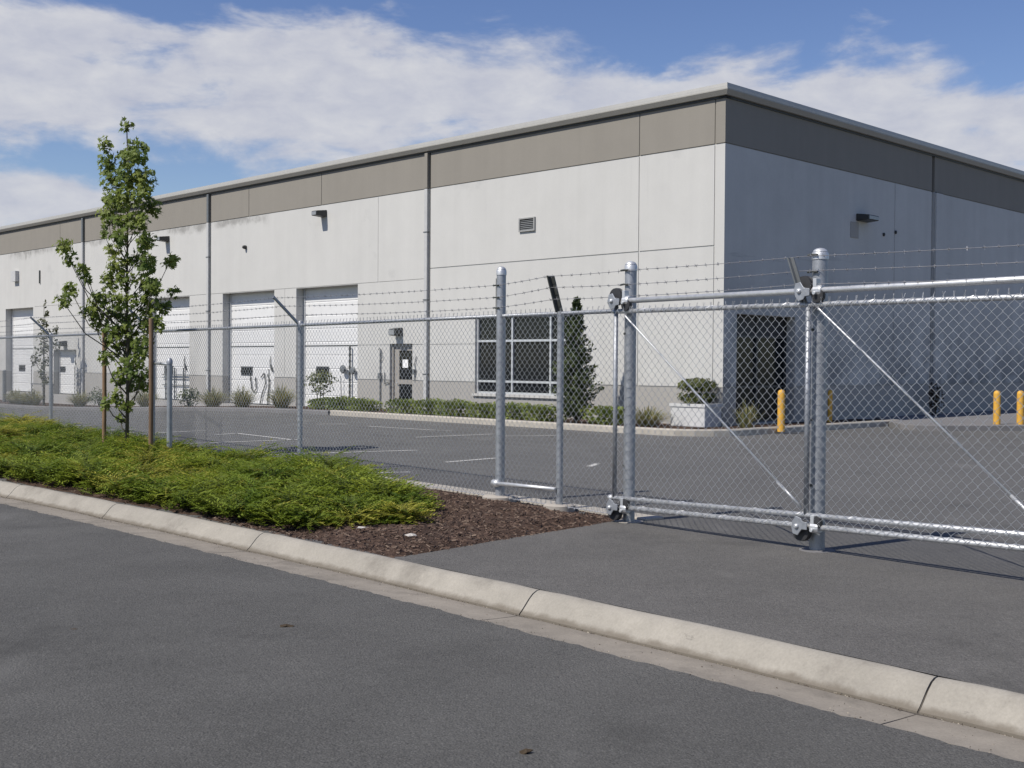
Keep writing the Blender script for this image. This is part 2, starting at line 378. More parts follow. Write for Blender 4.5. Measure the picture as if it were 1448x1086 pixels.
# rolled kerb, cast in lengths with open joints, and its gutter pan
JT = [-7.32, -4.78, -1.86, 1.68, 4.57]
joints = [-7.32 - 2.9 * k for k in range(16, 0, -1)] + JT + [4.57 + 2.9 * k for k in range(1, 17)]
kprof = [(.150, -.10), (.152, -.012), (.165, .006), (.19, .014), (.215, .012), (.25, -.004), (.285, -.034), (.325, -.078), (.355, -.110), (.374, -.126), (.378, -.20)]
gprof = [(.386, -.20), (.386, -.139), (.395, -.135), (.55, -.128), (.74, -.117), (.760, -.113), (.762, -.20)]
def sweep(b, prof, t0, t1, wob=.0):
    tt = span(t0, t1, .25); n = len(prof); o = len(b.v)
    for x in tt:
        k = wob * (math.sin(x * 2.3) + .6 * math.sin(x * 5.1 + 1)); k2 = wob * math.sin(x * 3.7 + 2)
        e = .006 * (1 if x in (tt[0], tt[-1]) else 0)
        b.v += [KP(x, q + k * .5, z + k2 * .6 - e) for q, z in prof]
    for i in range(len(tt) - 1):
        for j in range(n - 1):
            b.f.append((o + i * n + j, o + i * n + j + 1, o + (i + 1) * n + j + 1, o + (i + 1) * n + j)); b.m.append(0)
    b.f.append(tuple(o + j for j in reversed(range(n)))); b.m.append(0)
    b.f.append(tuple(o + (len(tt) - 1) * n + j for j in range(n))); b.m.append(0)
kb, gb = MB(), MB()
for a, c in zip(joints[:-1], joints[1:]):
    sweep(kb, kprof, a + .006, c - .006, .004); sweep(gb, gprof, a + .005, c - .005, .002)
tag(kb.build('kerb', M_kerb, smooth_='auto'), kind='structure')
tag(gb.build('gutter', M_gutter, smooth_='auto'), kind='structure')
fb = MB(); sweep(fb, [(.16, -.12), (.17, -.012), (.22, -.008), (.30, -.07), (.37, -.142), (.755, -.130), (.757, -.2)], joints[0], joints[-1])
tag(fb.build('kerb_joint_filler', M_gap), kind='structure')

gr = MB()
for _ in range(2600):                                  # grit washed into the gutter
    x = rnd.uniform(-11, 6.5); k = rnd.random(); q = .383 + abs(rnd.gauss(0, .010)) if k < .55 else .748 + rnd.gauss(0, .02) if k < .8 else rnd.uniform(.39, .75)
    p = Vector(KP(x, q, -.136 if q < .45 else -.126 if q < .7 else -.110)); r_ = rnd.uniform(.002, .0065) * (1.2 if k < .55 else 1)
    a = [p + Vector((rnd.uniform(-1, 1), rnd.uniform(-1, 1), 0)).normalized() * r_ for _ in range(3)] + [p + Vector((0, 0, r_ * .9))]
    gr.add([tuple(v) for v in a], [(0, 1, 3), (1, 2, 3), (2, 0, 3)], rnd.choice((0, 0, 1)))
tag(gr.build('gutter_grit', [basic('grit', (.10, .08, .06), .95, 0, ()), basic('pale grit', (.33, .29, .23), .95, 0, ())]), 'fine grit and crumbs lying along the gutter', 'grit', None, 'stuff')
# driveway apron between the kerb and the gate
dts = span(-.03, 20, .4)
def drvP(t_, w):
    a = Vector(KP(t_, .152, .004)); s = (t_ - .1) * 1.02 + 1.66 if t_ < 12 else (t_ - .1) * 1.0 + 1.9
    b = Vector(PF(s, .004, -.06)); p = a.lerp(b, w); return (p.x, p.y, .004 + .012 * math.sin(w * math.pi) * 0)
grid('driveway', M_drive, dts, span(0, 1, .1), drvP)
# planting bed with bark mulch
def bedP(t_, w):
    a = Vector(KP(t_, .150, .0)); s = (t_ * 1.02 + 1.72)
    b = Vector(PF(s, .0, -.16)); p = a.lerp(b, w)
    e = min(1, 6 * w, 6 * (1 - w), max(0, -t_) * 3.5)
    z = -.004 + e * (.048 + .018 * math.sin(p.x * 3.1 + p.y * 1.7) + .014 * math.sin(p.x * 7.3 - p.y * 5.2) + .008 * math.sin(p.x * 17 + p.y * 13))
    return (p.x, p.y, z)
grid('planting_bed', M_mulch, span(-70, -14, 2)[:-1] + span(-14, 0, .12), span(0, 1, .045), bedP)
def bedz(x, y): return .045
# concrete mow strip behind the fence
ms = MB()
ms.box(PF(-60, -.05, -.17), Vector((*DF, 0)) * 61.9, Vector((*NF, 0)) * -.26, (0, 0, .075))
tag(ms.build('mow_strip', M_islandkerb, bevel=.01), kind='structure')

# painted lines on the lot
pl = MB()
def pline(pts, w=.1):
    for (x0, y0), (x1, y1) in zip(pts[:-1], pts[1:]):
        d = Vector((x1 - x0, y1 - y0)); L = d.length; d.normalize(); p = Vector((-d.y, d.x)) * w * .5; n = max(1, int(L / .7))
        for i in range(n):
            a = Vector((x0, y0)) + d * (L * i / n); b = Vector((x0, y0)) + d * (L * (i + 1) / n)
            q = [(a - p), (b - p), (b + p), (a + p)]; pl.add([(k.x, k.y, lotz(k.x, k.y) + .006) for k in q], [(0, 1, 2, 3)])
for L in ([(-7.88, 24.88), (-6.86, 26.18)], [(-6.25, 24.69), (-5.93, 25.23), (-4.3, 23.19)], [(-8.6, 20.1), (-6.79, 21.44), (-4.16, 23.42)],
          [(-7.3, 17.9), (-5.33, 18.82), (-1.67, 20.7)], [(-4.9, 15.7), (-2.63, 16.24), (-1.43, 16.54)], [(-4.87, 29.19), (-4.09, 29.3)], [(-3.49, 28.39), (-1.34, 26.57)],
          [(-1.03, 18.23), (-.23, 19.12)], [(-.35, 24.87), (1.02, 25.27)], [(-2.0, 24.3), (-.4, 25.6)], [(1.17, 17.65), (1.34, 18.17)], [(-11.45, 26.17), (-11.36, 27.68)], [(-10.39, 23.75), (-8.14, 25.23)],
          [(-10.56, 27.78), (-10, 27.85)], [(-9.3, 25.9), (-8.5, 26.5)]): pline(L)
tag(pl.build('parking_lines', M_line), kind='structure')

# ------------------------------------------------------------------ the bed along the warehouse
LAST = 66.
def islP(u, w):
    D = 2.15 * w; p = PL(u, 0, D); return (p[0], p[1], lotz(p[0], p[1]) + .12 + .02 * math.sin(u * 5) * math.sin(w * 9))
grid('warehouse_bed', M_mulch, span(-.2, 14.5, .5)[:-1] + span(14.5, LAST, 1.5), span(0, 1, .125), islP)
ik = MB()
def kerbstrip(b, pts, w=.16, h=.14, nrm=None):       # closed section swept along points (outer edge), nrm = outward
    n = len(pts); o = len(b.v)
    for i, (x, y) in enumerate(pts):
        nx, ny = nrm[i]; z = lotz(x, y)
        for q, zz in ((0, -.2), (.0, h - .03), (-.02, h), (-w, h), (-w, -.2)): b.v.append((x + nx * q, y + ny * q, z + zz))
    for i in range(n - 1):
        for j in range(4): b.f.append((o + i * 5 + j, o + (i + 1) * 5 + j, o + (i + 1) * 5 + j + 1, o + i * 5 + j + 1)); b.m.append(0)
    b.f.append(tuple(o + j for j in range(5))); b.m.append(0); b.f.append(tuple(o + (n - 1) * 5 + j for j in reversed(range(5)))); b.m.append(0)
pts, nr = [], []
for u in span(12.2, .1, .6): p = PL(u, 0, 2.3); pts.append(p[:2]); nr.append(NL)
for k in range(1, 9):                                 # rounded corner
    a = math.pi / 2 * k / 8; r = 2.2; q = (math.cos(a) * NL[0] + math.sin(a) * NR[0], math.cos(a) * NL[1] + math.sin(a) * NR[1])
    c = Vector(PL(.1, 0, .1)); rr = 2.2 * math.cos(a) ** 2 + 1.3 * math.sin(a) ** 2; pts.append((c.x + q[0] * rr, c.y + q[1] * rr)); nr.append(q)
for v in span(.5, 6.2, .6): p = PR(v, 0, 1.25); pts.append(p[:2]); nr.append(NR)
kerbstrip(ik, pts, .17, .15, nr)
tag(ik.build('lot_kerb', M_islandkerb), kind='structure')
bk = MB(); pts = [PL(u, 0, 2.3)[:2] for u in span(LAST, 12.3, 1.)]; kerbstrip(bk, pts, .22, .13, [NL] * len(pts)); tag(bk.build('asphalt_berm', M_berm), kind='structure')
def cornP(v, w):
    p = PR(v, 0, 1.2 * w); return (p[0], p[1], .125)
grid('gable_bed', M_mulch, span(-.0, 6.2, .5), span(0, 1, .25), cornP)
cb_ = MB(); c = PL(.1, 0, .1)                              # corner infill between both beds
fan = [(PL(0, .121, 0))] + [(PL(.1, 0, .1)[0] + x * .0, 0, 0) for x in ()]
ring = []
for k in range(9):
    a = math.pi / 2 * k / 8; q = (math.cos(a) * NL[0] + math.sin(a) * NR[0], math.cos(a) * NL[1] + math.sin(a) * NR[1]); rr = 2.1 * math.cos(a) ** 2 + 1.2 * math.sin(a) ** 2
    ring.append((c[0] + q[0] * rr, c[1] + q[1] * rr, .121))
cb_.add([PL(0, .121, 0)] + ring, [(0, i, i + 1) for i in range(1, 9)]); tag(cb_.build('corner_bed', M_mulch), kind='structure')
# pavement island with bollards by the gable wall
isl = [(9.55, 28.75), (9.75, 28.3), (10.35, 28.15), (13, 28.42), (24, 29.9), (26, 48.2), PR(7.2, 0, .02)[:2]]
b = MB(); n = len(isl); b.v = [(x, y, .14) for x, y in isl] + [(x, y, -.2) for x, y in isl]; b.f = [tuple(range(n))] + [(i, i + n, (i + 1) % n + n, (i + 1) % n) for i in range(n)]; b.m = [0] * len(b.f)
tag(b.build('pavement', M_berm, bevel=.02), kind='structure')
ap = MB()
for k in range(6):
    u0 = 36.5 + k * 1.5; ap.add([(*PL(u, 0, d)[:2], lotz(*PL(u, 0, d)[:2]) + .012) for u, d in ((u0, 2.32), (u0 + 1.5, 2.32), (u0 + 1.5, 4.6), (u0, 4.6))], [(0, 3, 2, 1)])
tag(ap.build('concrete_apron', M_islandkerb), kind='structure')

# ------------------------------------------------------------------ warehouse
wh = thing('warehouse', (CX, CY, 0), 'large white concrete warehouse with taupe band under the eaves and a row of roller doors', 'warehouse')
def relief(P, rects, U, Z, slot, flip):
    """wall as a real relief: rects (u0,u1,z0,z1,depth,open) overriding one another"""
    us = sorted(set([U[0], U[1]] + [x for r in rects for x in r[:2] if U[0] < x < U[1]])); zs = sorted(set([Z[0], Z[1]] + [x for r in rects for x in r[2:4] if Z[0] < x < Z[1]] + [0., 1.02, 6.7]))
    nu, nz = len(us) - 1, len(zs) - 1; D = {}
    for i in range(nu):
        for j in range(nz):
            uc, zc = (us[i] + us[i + 1]) / 2, (zs[j] + zs[j + 1]) / 2; d = 0.; op = False; sl_ = None
            for r in rects:
                if r[0] < uc < r[1] and r[2] < zc < r[3]: d, op = r[4], r[5]; sl_ = r[6] if len(r) > 6 else None
            D[i, j] = (d, op, slot(zc) if sl_ is None else sl_)
    b = MB()
    def q(*p, mi): b.quad(*(p if not flip else p[::-1]), mi=mi)
    for (i, j), (d, op, mi) in D.items():
        u0, u1, z0, z1 = us[i], us[i + 1], zs[j], zs[j + 1]
        if not op: q(P(u1, z0, d), P(u0, z0, d), P(u0, z1, d), P(u1, z1, d), mi=mi)
        if (i + 1, j) in D and abs(D[i + 1, j][0] - d) > 1e-5:
            e, _, m2 = D[i + 1, j]; q(P(u1, z0, e), P(u1, z0, d), P(u1, z1, d), P(u1, z1, e), mi=mi if d > e else m2)
        if (i, j + 1) in D and abs(D[i, j + 1][0] - d) > 1e-5:
            e, _, m2 = D[i, j + 1]; q(P(u1, z1, d), P(u0, z1, d), P(u0, z1, e), P(u1, z1, e), mi=mi if d > e else m2)
    return b
def slot(z): return 3 if z < 0 else 2 if z < 1.02 else 1 if z > 6.7 else 0
BAYS = [(38.77, 42.01), (24.4, 27.62), (18.64, 22.01), (13.92, 17.32)] + [(49.4, 52.7), (55, 58.3)]
rl = []
G_ = .022
def hg(z, u0, u1, w=.028): rl.append((u0, u1, z - w / 2, z + w / 2, -.02, False))
def vg(u, z0, z1, w=.03): rl.append((u - w / 2, u + w / 2, z0, z1, -.02, False))
hg(6.7, 0, 70, .03); hg(4.34, .28, 10.42); hg(1.02, 0, 70, .025); hg(2.1, 4.3, 14, .016); hg(4.05, 10.6, 38.6, .014)
for u in (.28, 2.54): vg(u, 0 if u < 1 else 1.02, 7.75, .035)
for u in (20.27, 35.85, 8.9 + 7, 28.1): vg(u, 6.7, 7.75, .025)
vg(12.9, 4.05, 6.7, .014); vg(18.0, 1.02, 4.05, .014)
JN = (10.5, 22.92, 33.42, 44.6, 56.)
for u in JN: rl.append((u - .085, u - .012, -.9, 7.75, -.10, False))          # panel joints stand as deep slots
for a, c in BAYS: rl.append((a, c, .02, 4.03, -.34, True))
rl.append((34.18, 36.52, .02, 2.03, -.30, True)); DOOR = (11.22, 12.30); rl.append((DOOR[0], DOOR[1], .06, 2.13, -.16, True))
WIN = (4.75, 8.46, .70, 2.88); rl.append((*WIN, -.16, True))
VENT = (6.1, 6.7, 5.13, 5.5)
relief(PL, rl, (0, 70), (-1.2, 7.75), slot, False).build('wall', [M_white, M_taupe, M_dado, M_found], wh)
rr_ = []
for z, w in ((6.7, .03), (1.02, .025)): rr_.append((0, 46, z - w / 2, z + w / 2, -.02, False))
rr_.append((8.19, 8.22, 1.02, 6.7, -.02, False)); rr_.append((9.2 + 13, 9.23 + 13, 1.02, 6.7, -.02, False))
rr_.append((10.45, 10.62, -.9, 7.75, -.12, False)); rr_.append((24.4, 24.56, -.9, 7.75, -.12, False))
ENT = (.54, 3.09, .16, 2.76); rr_.append((*ENT, -.32, True))
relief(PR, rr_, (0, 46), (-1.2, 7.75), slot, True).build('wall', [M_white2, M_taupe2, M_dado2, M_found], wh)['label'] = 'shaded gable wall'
bw = MB(); bw.quad(PL(70, -1.2), PL(70, 7.75), PL(70, 7.75, -46), PL(70, -1.2, -46)); bw.quad(PR(46, -1.2), PR(46, 7.75), PR(46, 7.75, -70), PR(46, -1.2, -70)); bw.build('wall', M_white2, wh)['label'] = 'rear walls'
rf = MB(); rf.quad(PL(0, 7.78, 0), PL(0, 7.78, -46), PL(70, 7.78, -46), PL(70, 7.78, 0)); rf.build('roof', M_found, wh)
# eaves: upper coping strip, slanting gutter under it, dark strip below for the shadow gap
def eave(P, L, mats, sgn):
    out = []
    for prof, m, nm in ((((-.02, 8.05), (.13, 8.05), (.135, 7.985), (.135, 7.925), (-.02, 7.925)), mats[0], 'coping'),
                        (((-.02, 7.922), (.165, 7.922), (.165, 7.895), (.10, 7.79), (-.02, 7.79)), mats[1], 'gutter')):
        b = MB(); n = len(prof)
        b.v = [P(-o, z, o) for o, z in prof] + [P(L, z, o) for o, z in prof]
        b.f = [(i, (i + 1) % n, (i + 1) % n + n, i + n) for i in range(n)] + [tuple(range(n)), tuple(range(n, 2 * n))[::-1]]; b.m = [0] * len(b.f)
        if sgn: b.f = [f[::-1] for f in b.f]
        b.build(nm, m, wh)
eave(PL, 70, (M_coping, M_coping2), True); eave(PR, 46, (M_coping, M_coping2), False)
b = MB()
for P, L in ((PL, 70), (PR, 46)):
    b.box(P(-.03, 7.74, .03), Vector(P(L, 7.74, .03)) - Vector(P(-.03, 7.74, .03)), Vector(P(0, 0, -.2)) - Vector(P(0, 0, 0)), (0, 0, .05))
b.build('shadow_gap_strip', M_darkmetal, wh)  # dark-coloured strip standing for the shadow gap under the gutter
# corner pilaster caps above the band, downspouts in the joints
for u in JN:
    b = MB(); b.box(PL(u - .01, 6.71, .005), Vector((*DL, 0)) * .13, Vector((*NL, 0)) * .075, (0, 0, 1.03)); b.build('downspout', M_downs if u > 11 else M_taupe, wh, bevel=.008)
    b = MB(); b.box(PL(u - .01, lotz(*PL(u, 0)[:2]) - .1, .005), Vector((*DL, 0)) * .13, Vector((*NL, 0)) * .075, (0, 0, 6.79 - lotz(*PL(u, 0)[:2])))
    d_ = b.build('downspout', M_downw, wh, bevel=.008)
    b = MB()
    for z in (1.2, 3.4, 5.4): b.box(PL(u - .04, z, .004), Vector((*DL, 0)) * .19, Vector((*NL, 0)) * .085, (0, 0, .035))
    build_each(b, 'strap', M_downs, d_)
b = MB(); b.box(PR(10.63, -.3, .004), Vector((*DR, 0)) * .42, Vector((*NR, 0)) * .07, (0, 0, 6.98)); b.build('pilaster', M_white2, wh, bevel=.01)
# roller doors
def roller(a, c, top, o, win, extra):
    dr = MB(); z = .02; k = 0; prof = []
    while z < top + .05:
        prof += [(o, z), (o, z + .40), (o - .014, z + .415), (o - .014, z + .43)]; z += .445
    v = [PL(a + .002, zz, oo) for oo, zz in prof] + [PL(c - .002, zz, oo) for oo, zz in prof]; n = len(prof)
    dr.add(v, [(i + n, i, i + 1, i + n + 1) for i in range(n - 1)])
    d = dr.build('roller_door', M_door, wh)
    b = MB(); b.box(PL(a + .002, .015, o - .02), Vector((*DL, 0)) * (c - a - .004), Vector((*NL, 0)) * .05, (0, 0, .045)); b.build('bottom_seal', M_black, d)
    if win:
        wb = MB(); wb.box(PL(win[0], win[2], o + .001), Vector((*DL, 0)) * (win[1] - win[0]), Vector((*NL, 0)) * .02, (0, 0, win[3] - win[2])); f = wb.build('door_window', M_darkmetal, d)
        wb = MB(); wb.box(PL(win[0] + .05, win[2] + .05, o + .012), Vector((*DL, 0)) * (win[1] - win[0] - .1), Vector((*NL, 0)) * .012, (0, 0, win[3] - win[2] - .1)); wb.build('pane', M_glass, f)
    if extra:
        b = MB(); u = extra
        b.tube([PL(u, 1.75, o + .03), PL(u - .02, 1.5, o + .06), PL(u - .10, 1.33, o + .05), PL(u - .16, 1.2, o + .04)], [.012, .02, .04, .02], 6)
        b.tube([PL(u + .1, 1.3, o + .03), PL(u + .1, .05, o + .03)], .014, 6); build_each(b, 'pull_chain', M_arm, d)
    b = MB(); b.box(PL(a + .003, 2.085, o), Vector((*DL, 0)) * (c - a - .006), Vector((*NL, 0)) * .012, (0, 0, .03)); b.build('hinge_rail', M_arm, d)
    b = MB()
    for uu in (a + .02, c - .07): b.box(PL(uu, .03, o + .002), Vector((*DL, 0)) * .05, Vector((*NL, 0)) * .04, (0, 0, top - .05))
    build_each(b, 'door_track', M_alu, d)
    return d
d0 = roller(*BAYS[0], 4.03, -.33, (40.48, 41.2, 1.02, 1.32), 39.6)
d1 = roller(*BAYS[1], 4.03, -.33, (26.24, 26.92, 1.04, 1.37), 25.3)
d2 = roller(*BAYS[2], 4.03, -.33, (20.51, 21.27, 1.06, 1.38), 19.33)
d3 = roller(*BAYS[3], 4.03, -.33, (15.88, 16.60, 1.11, 1.41), None)
roller(*BAYS[4], 4.03, -.33, None, None); roller(*BAYS[5], 4.03, -.33, None, None)
d4 = roller(34.18, 36.52, 2.03, -.29, (35.92, 36.44, 1.03, 1.28), 34.82)
b = MB(); b.tube([PL(14.64, 2.08, -.24), PL(14.64, .02, -.24)], .035, 8); b.build('lift_post', M_arm, d3)
b = MB(); b.lathe(PL(14.95, 1.33, -.2), [(.02, -.05), (.12, -.04), (.15, 0), (.12, .05), (.02, .06)], 10, 0, (*NL, 0)); b.lathe(PL(14.42, 1.29, -.2), [(.02, -.05), (.10, -.04), (.13, 0), (.1, .05), (.02, .06)], 10, 0, (*NL, 0)); b.tube([PL(15.1, 1.1, -.22), PL(15.05, .1, -.22)], .015, 6); build_each(b, 'hose_reel', M_downs, d3)
hose = MB()
for q in ([(20.6, 1.05), (20.5, .6), (20.35, .45), (20.2, .6), (20.25, 1.0)], [(19.9, 1.0), (19.7, 1.15), (19.6, .8), (19.85, .35), (19.95, .05)], [(19.5, 1.1), (19.35, .9), (19.45, .4), (19.5, .05)]):
    hose.tube([PL(u, z, -.28) for u, z in q], .022, 6)
build_each(hose, 'hose', M_arm, d2)
h1 = MB()
for z in (.62, .9, 1.02): h1.tube([PL(27.0, z, -.27), PL(24.5, z, -.27)], .02, 6)
for u in (26.7, 26.0, 25.3): h1.tube([PL(u, 1.3, -.26), PL(u, .05, -.26)], .03, 6)
build_each(h1, 'lock_bar', M_downs, d1)
# entry door
dm = MB(); o = -.14
dm.box(PL(DOOR[0], .06, o - .03), Vector((*DL, 0)) * (DOOR[1] - DOOR[0]), Vector((*NL, 0)) * .03, (0, 0, 2.07)); ed = dm.build('entry_door', M_frame, wh)
b = MB()
for u0, u1, z0, z1 in ((DOOR[0], DOOR[0] + .07, .06, 2.13), (DOOR[1] - .07, DOOR[1], .06, 2.13), (DOOR[0] + .07, DOOR[1] - .07, 2.05, 2.13)): b.box(PL(u0, z0, o + .002), Vector((*DL, 0)) * (u1 - u0), Vector((*NL, 0)) * .05, (0, 0, z1 - z0))
b.build('door_frame', M_frame, ed)
for z0, z1 in ((1.05, 1.92), (.22, .90)):
    b = MB(); b.box(PL(11.36, z0, o + .003), Vector((*DL, 0)) * .63, Vector((*NL, 0)) * .008, (0, 0, z1 - z0)); b.build('pane', M_glass, ed)
b = MB(); b.box(PL(11.57, 1.40, o + .013), Vector((*DL, 0)) * .26, Vector((*NL, 0)) * .003, (0, 0, .25)); b.build('notice', M_paper, ed)
b = MB(); b.tube([PL(12.08, .93, o), PL(12.08, .93, o + .06), PL(11.98, .93, o + .07)], .012, 6); b.build('door_handle', M_alu, ed)
# window
wm = MB(); o = -.13
zs_, us_ = (WIN[2], 1.05, 2.18, WIN[3]), (WIN[0], 5.59, 7.04, 7.61, WIN[1])
wm2 = MB()
for k, u in enumerate(us_):
    (wm2 if k == 3 else wm).box(PL(u - (.03 if 0 < k < 4 else 0 if k == 0 else .06), WIN[2], o), Vector((*DL, 0)) * .06, Vector((*NL, 0)) * .06, (0, 0, WIN[3] - WIN[2]))
for k, z in enumerate(zs_):
    zz = (z, z - .03, z - .03, z - .06)[k]
    for u0, u1 in zip(us_[:-1], us_[1:]):
        a, c = u0 + (.06 if u0 == WIN[0] else .03), u1 - (.06 if u1 == WIN[1] else .03); wm.box(PL(a, zz, o + .002), Vector((*DL, 0)) * (c - a), Vector((*NL, 0)) * .055, (0, 0, .06))
b = MB(); b.box(PL(WIN[0], WIN[2], o - .02), Vector((*DL, 0)) * (WIN[1] - WIN[0]), Vector((*NL, 0)) * .03, (0, 0, WIN[3] - WIN[2])); wi = b.build('window', M_glass, wh)
wm.build('window_frame', M_alu, wi); wm2.build('mullion', M_downs, wi)
b = MB(); b.box(PL(WIN[0] - .06, WIN[2] - .07, .001), Vector((*DL, 0)) * (WIN[1] - WIN[0] + .12), Vector((*NL, 0)) * .06, (0, 0, .068)); b.build('sill', M_white, wi)
# vent
b = MB(); b.box(PL(VENT[0] + .04, VENT[2] + .04, .003), Vector((*DL, 0)) * .52, Vector((*NL, 0)) * .006, (0, 0, .29)); vt = b.build('vent', M_black, wh)
b = MB()
for u0, u1, z0, z1 in ((6.1, 6.7, 5.13, 5.165), (6.1, 6.7, 5.465, 5.50), (6.1, 6.14, 5.165, 5.465), (6.66, 6.7, 5.165, 5.465)): b.box(PL(u0, z0, .002), Vector((*DL, 0)) * (u1 - u0), Vector((*NL, 0)) * .05, (0, 0, z1 - z0))
b.build('vent_frame', M_downs2, vt)
b = MB()
for k in range(6):
    z = 5.17 + k * .049; b.add([PL(6.145, z, .035), PL(6.655, z, .035), PL(6.655, z + .030, .012), PL(6.145, z + .030, .012)], [(0, 1, 2, 3)])
b.build('louvre', M_downs, vt)
# wall lamps
def wall_lamp(P, A, N, u, z, w=.38, d=.36, h=.21, lab=None):
    b = MB(); a = Vector((*A, 0)); n = Vector((*N, 0)); O = Vector(P(u, z, 0)) - a * w / 2
    vs = [O + n * .002, O + a * w + n * .002, O + a * (w - .03) + n * d, O + a * .03 + n * d]
    top = [v + Vector((0, 0, h)) for v in vs]; top[2].z -= .05; top[3].z -= .05; vs[2].z += .02; vs[3].z += .02
    b.add([tuple(x) for x in vs + top], [(0, 1, 2, 3), (7, 6, 5, 4), (0, 4, 5, 1), (1, 5, 6, 2), (2, 6, 7, 3), (3, 7, 4, 0)])
    l = b.build('wall_lamp', M_lamp, wh, bevel=.02)
    if lab: l['label'] = lab
    b = MB(); O2 = O + n * (d + .001); b.box(O2 + a * .05 + Vector((0, 0, .035)), a * (w - .1), n * .012, (0, 0, h - .11)); b.build('lens', M_lens, l)
    return l
wall_lamp(PL, DL, NL, 15.75, 6.30, .34, .4, .22); wall_lamp(PL, DL, NL, 26.1, 6.2, .34, .4, .22); wall_lamp(PL, DL, NL, 11.85, 2.36, .36, .3, .26); wall_lamp(PL, DL, NL, 35.3, 1.98 + .2, .4, .35, .25); wall_lamp(PR, DR, NR, 6.35, 5.44, .62, .36, .2)
b = MB(); b.box(PR(5.75, 4.98, .003), Vector((*DR, 0)) * .42, Vector((*NR, 0)) * .012, (0, 0, .42)); b.build('patch_plate', M_dado2, wh)
b = MB(); b.lathe(PL(20.45, 5.62, .01), [(.07, 0), (.07, .06), (.05, .12), (.01, .14)], 12, 0, (*NL, 0)); b.build('camera_dome', M_lamp, wh)
b = MB(); b.box(PL(40.4, 5.3, .002), Vector((*DL, 0)) * .5, Vector((*NL, 0)) * .18, (0, 0, .5)); b.build('junction_box', M_downw, wh)
b = MB(); b.box(PL(37.95, 5.1, .002), Vector((*DL, 0)) * .07, Vector((*NL, 0)) * .05, (0, 0, .6)); b.build('wall_bracket', M_arm, wh)
for (u, z) in ((7.56, 5.2), (8.24, 5.32)):
    b = MB(); b.lathe(PR(u, z, .002), [(.05, 0), (.05, .03), (.02, .05)], 10, 0, (*NR, 0)); b.build('wall_cap', M_lamp, wh)
# conduits beside the entry door
b = MB(); b.tube([PL(12.72, 1.98, .04), PL(12.72, .1, .04)], .022, 6); b.tube([PL(12.8, 1.95, .05), PL(12.72, 2.0, .07), PL(12.66, 1.9, .06), PL(12.62, 1.7, .05), PL(12.7, 1.6, .05)], .014, 6)
b.tube([PL(12.5, 1.25, .04), PL(12.5, .9, .04), PL(12.3, .96, .04)], .016, 6); b.box(PL(12.66, 1.05, .002), Vector((*DL, 0)) * .12, Vector((*NL, 0)) * .09, (0, 0, .18)); b.build('conduit', M_downs, wh)
b = MB(); b.tube([PL(11.0, 1.75, .03), PL(11.08, 1.5, .04), PL(11.02, 1.3, .03), PL(11.1, 1.0, .03)], .014, 6); b.box(PL(11.05, 1.2, .002), Vector((*DL, 0)) * .1, Vector((*NL, 0)) * .07, (0, 0, .16)); b.build('conduit', M_downs, wh)
# glazed entrance in the gable wall
b = MB(); o = -.30; b.box(PR(ENT[0], ENT[2], o - .02), Vector((*DR, 0)) * (ENT[1] - ENT[0]), Vector((*NR, 0)) * .02, (0, 0, ENT[3] - ENT[2])); en = b.build('glazed_entrance', basic('smoked glass', (.012, .015, .017), .16, 0, (), None, .12), wh)
b = MB()
for u in (ENT[0], 1.75, ENT[1] - .05): b.box(PR(u, ENT[2], o + .001), Vector((*DR, 0)) * .05, Vector((*NR, 0)) * .05, (0, 0, ENT[3] - ENT[2]))
for z in (2.22, 1.0, ENT[2]):
    for u0, u1 in ((ENT[0] + .05, 1.75), (1.80, ENT[1] - .05)): b.box(PR(u0, z, o + .002), Vector((*DR, 0)) * (u1 - u0), Vector((*NR, 0)) * .045, (0, 0, .05))
b.build('entrance_frame', M_darkmetal, en)
b = MB(); b.box(PR(ENT[0] + .05, 2.27, o + .003), Vector((*DR, 0)) * (ENT[1] - ENT[0] - .1), Vector((*NR, 0)) * .02, (0, 0, .48)); b.build('header_shade_panel', M_black, en)  # black panel standing for the shading under the entrance header

# ------------------------------------------------------------------ chain link helpers
def chainlink(b, s0, s1, z0, z1, n0, w=.082, r=.0024, zf=None):
    hw, hh = w / 2, w / 2; rows = int((z1 - z0) / hh); k = 0; s = s0
    while s < s1 - hw * .5:
        off = .0016 if k % 2 else -.0016
        pts = []
        for i in range(rows + 1):
            x = s + (hw * 1.10 if (i + k) % 2 else -.05 * hw); jit = .0025 * math.sin(s * 37 + i * 1.7)
            z = z0 + i * hh + (zf(s) * (1 - (i * hh) / (z1 - z0)) if zf else 0)
            pts.append(PF(x + jit, z, n0 + (off if i % 2 else -off) + (.006 * math.sin(s * 2.1 + z * 1.9) + .005 * math.sin(s * .9 - z * 3.1))))
        # top twist: the wire end stands up above the last knuckle
        x = s + (hw if (rows + k) % 2 else 0); pts.append(PF(x + .010 * math.sin(k * 1.9) + .008, z0 + rows * hh + .036, n0 + .01 * math.sin(k * 2.7)))
        b.tube(pts, r * 1.12, 4, 0, False); s += hw; k += 1
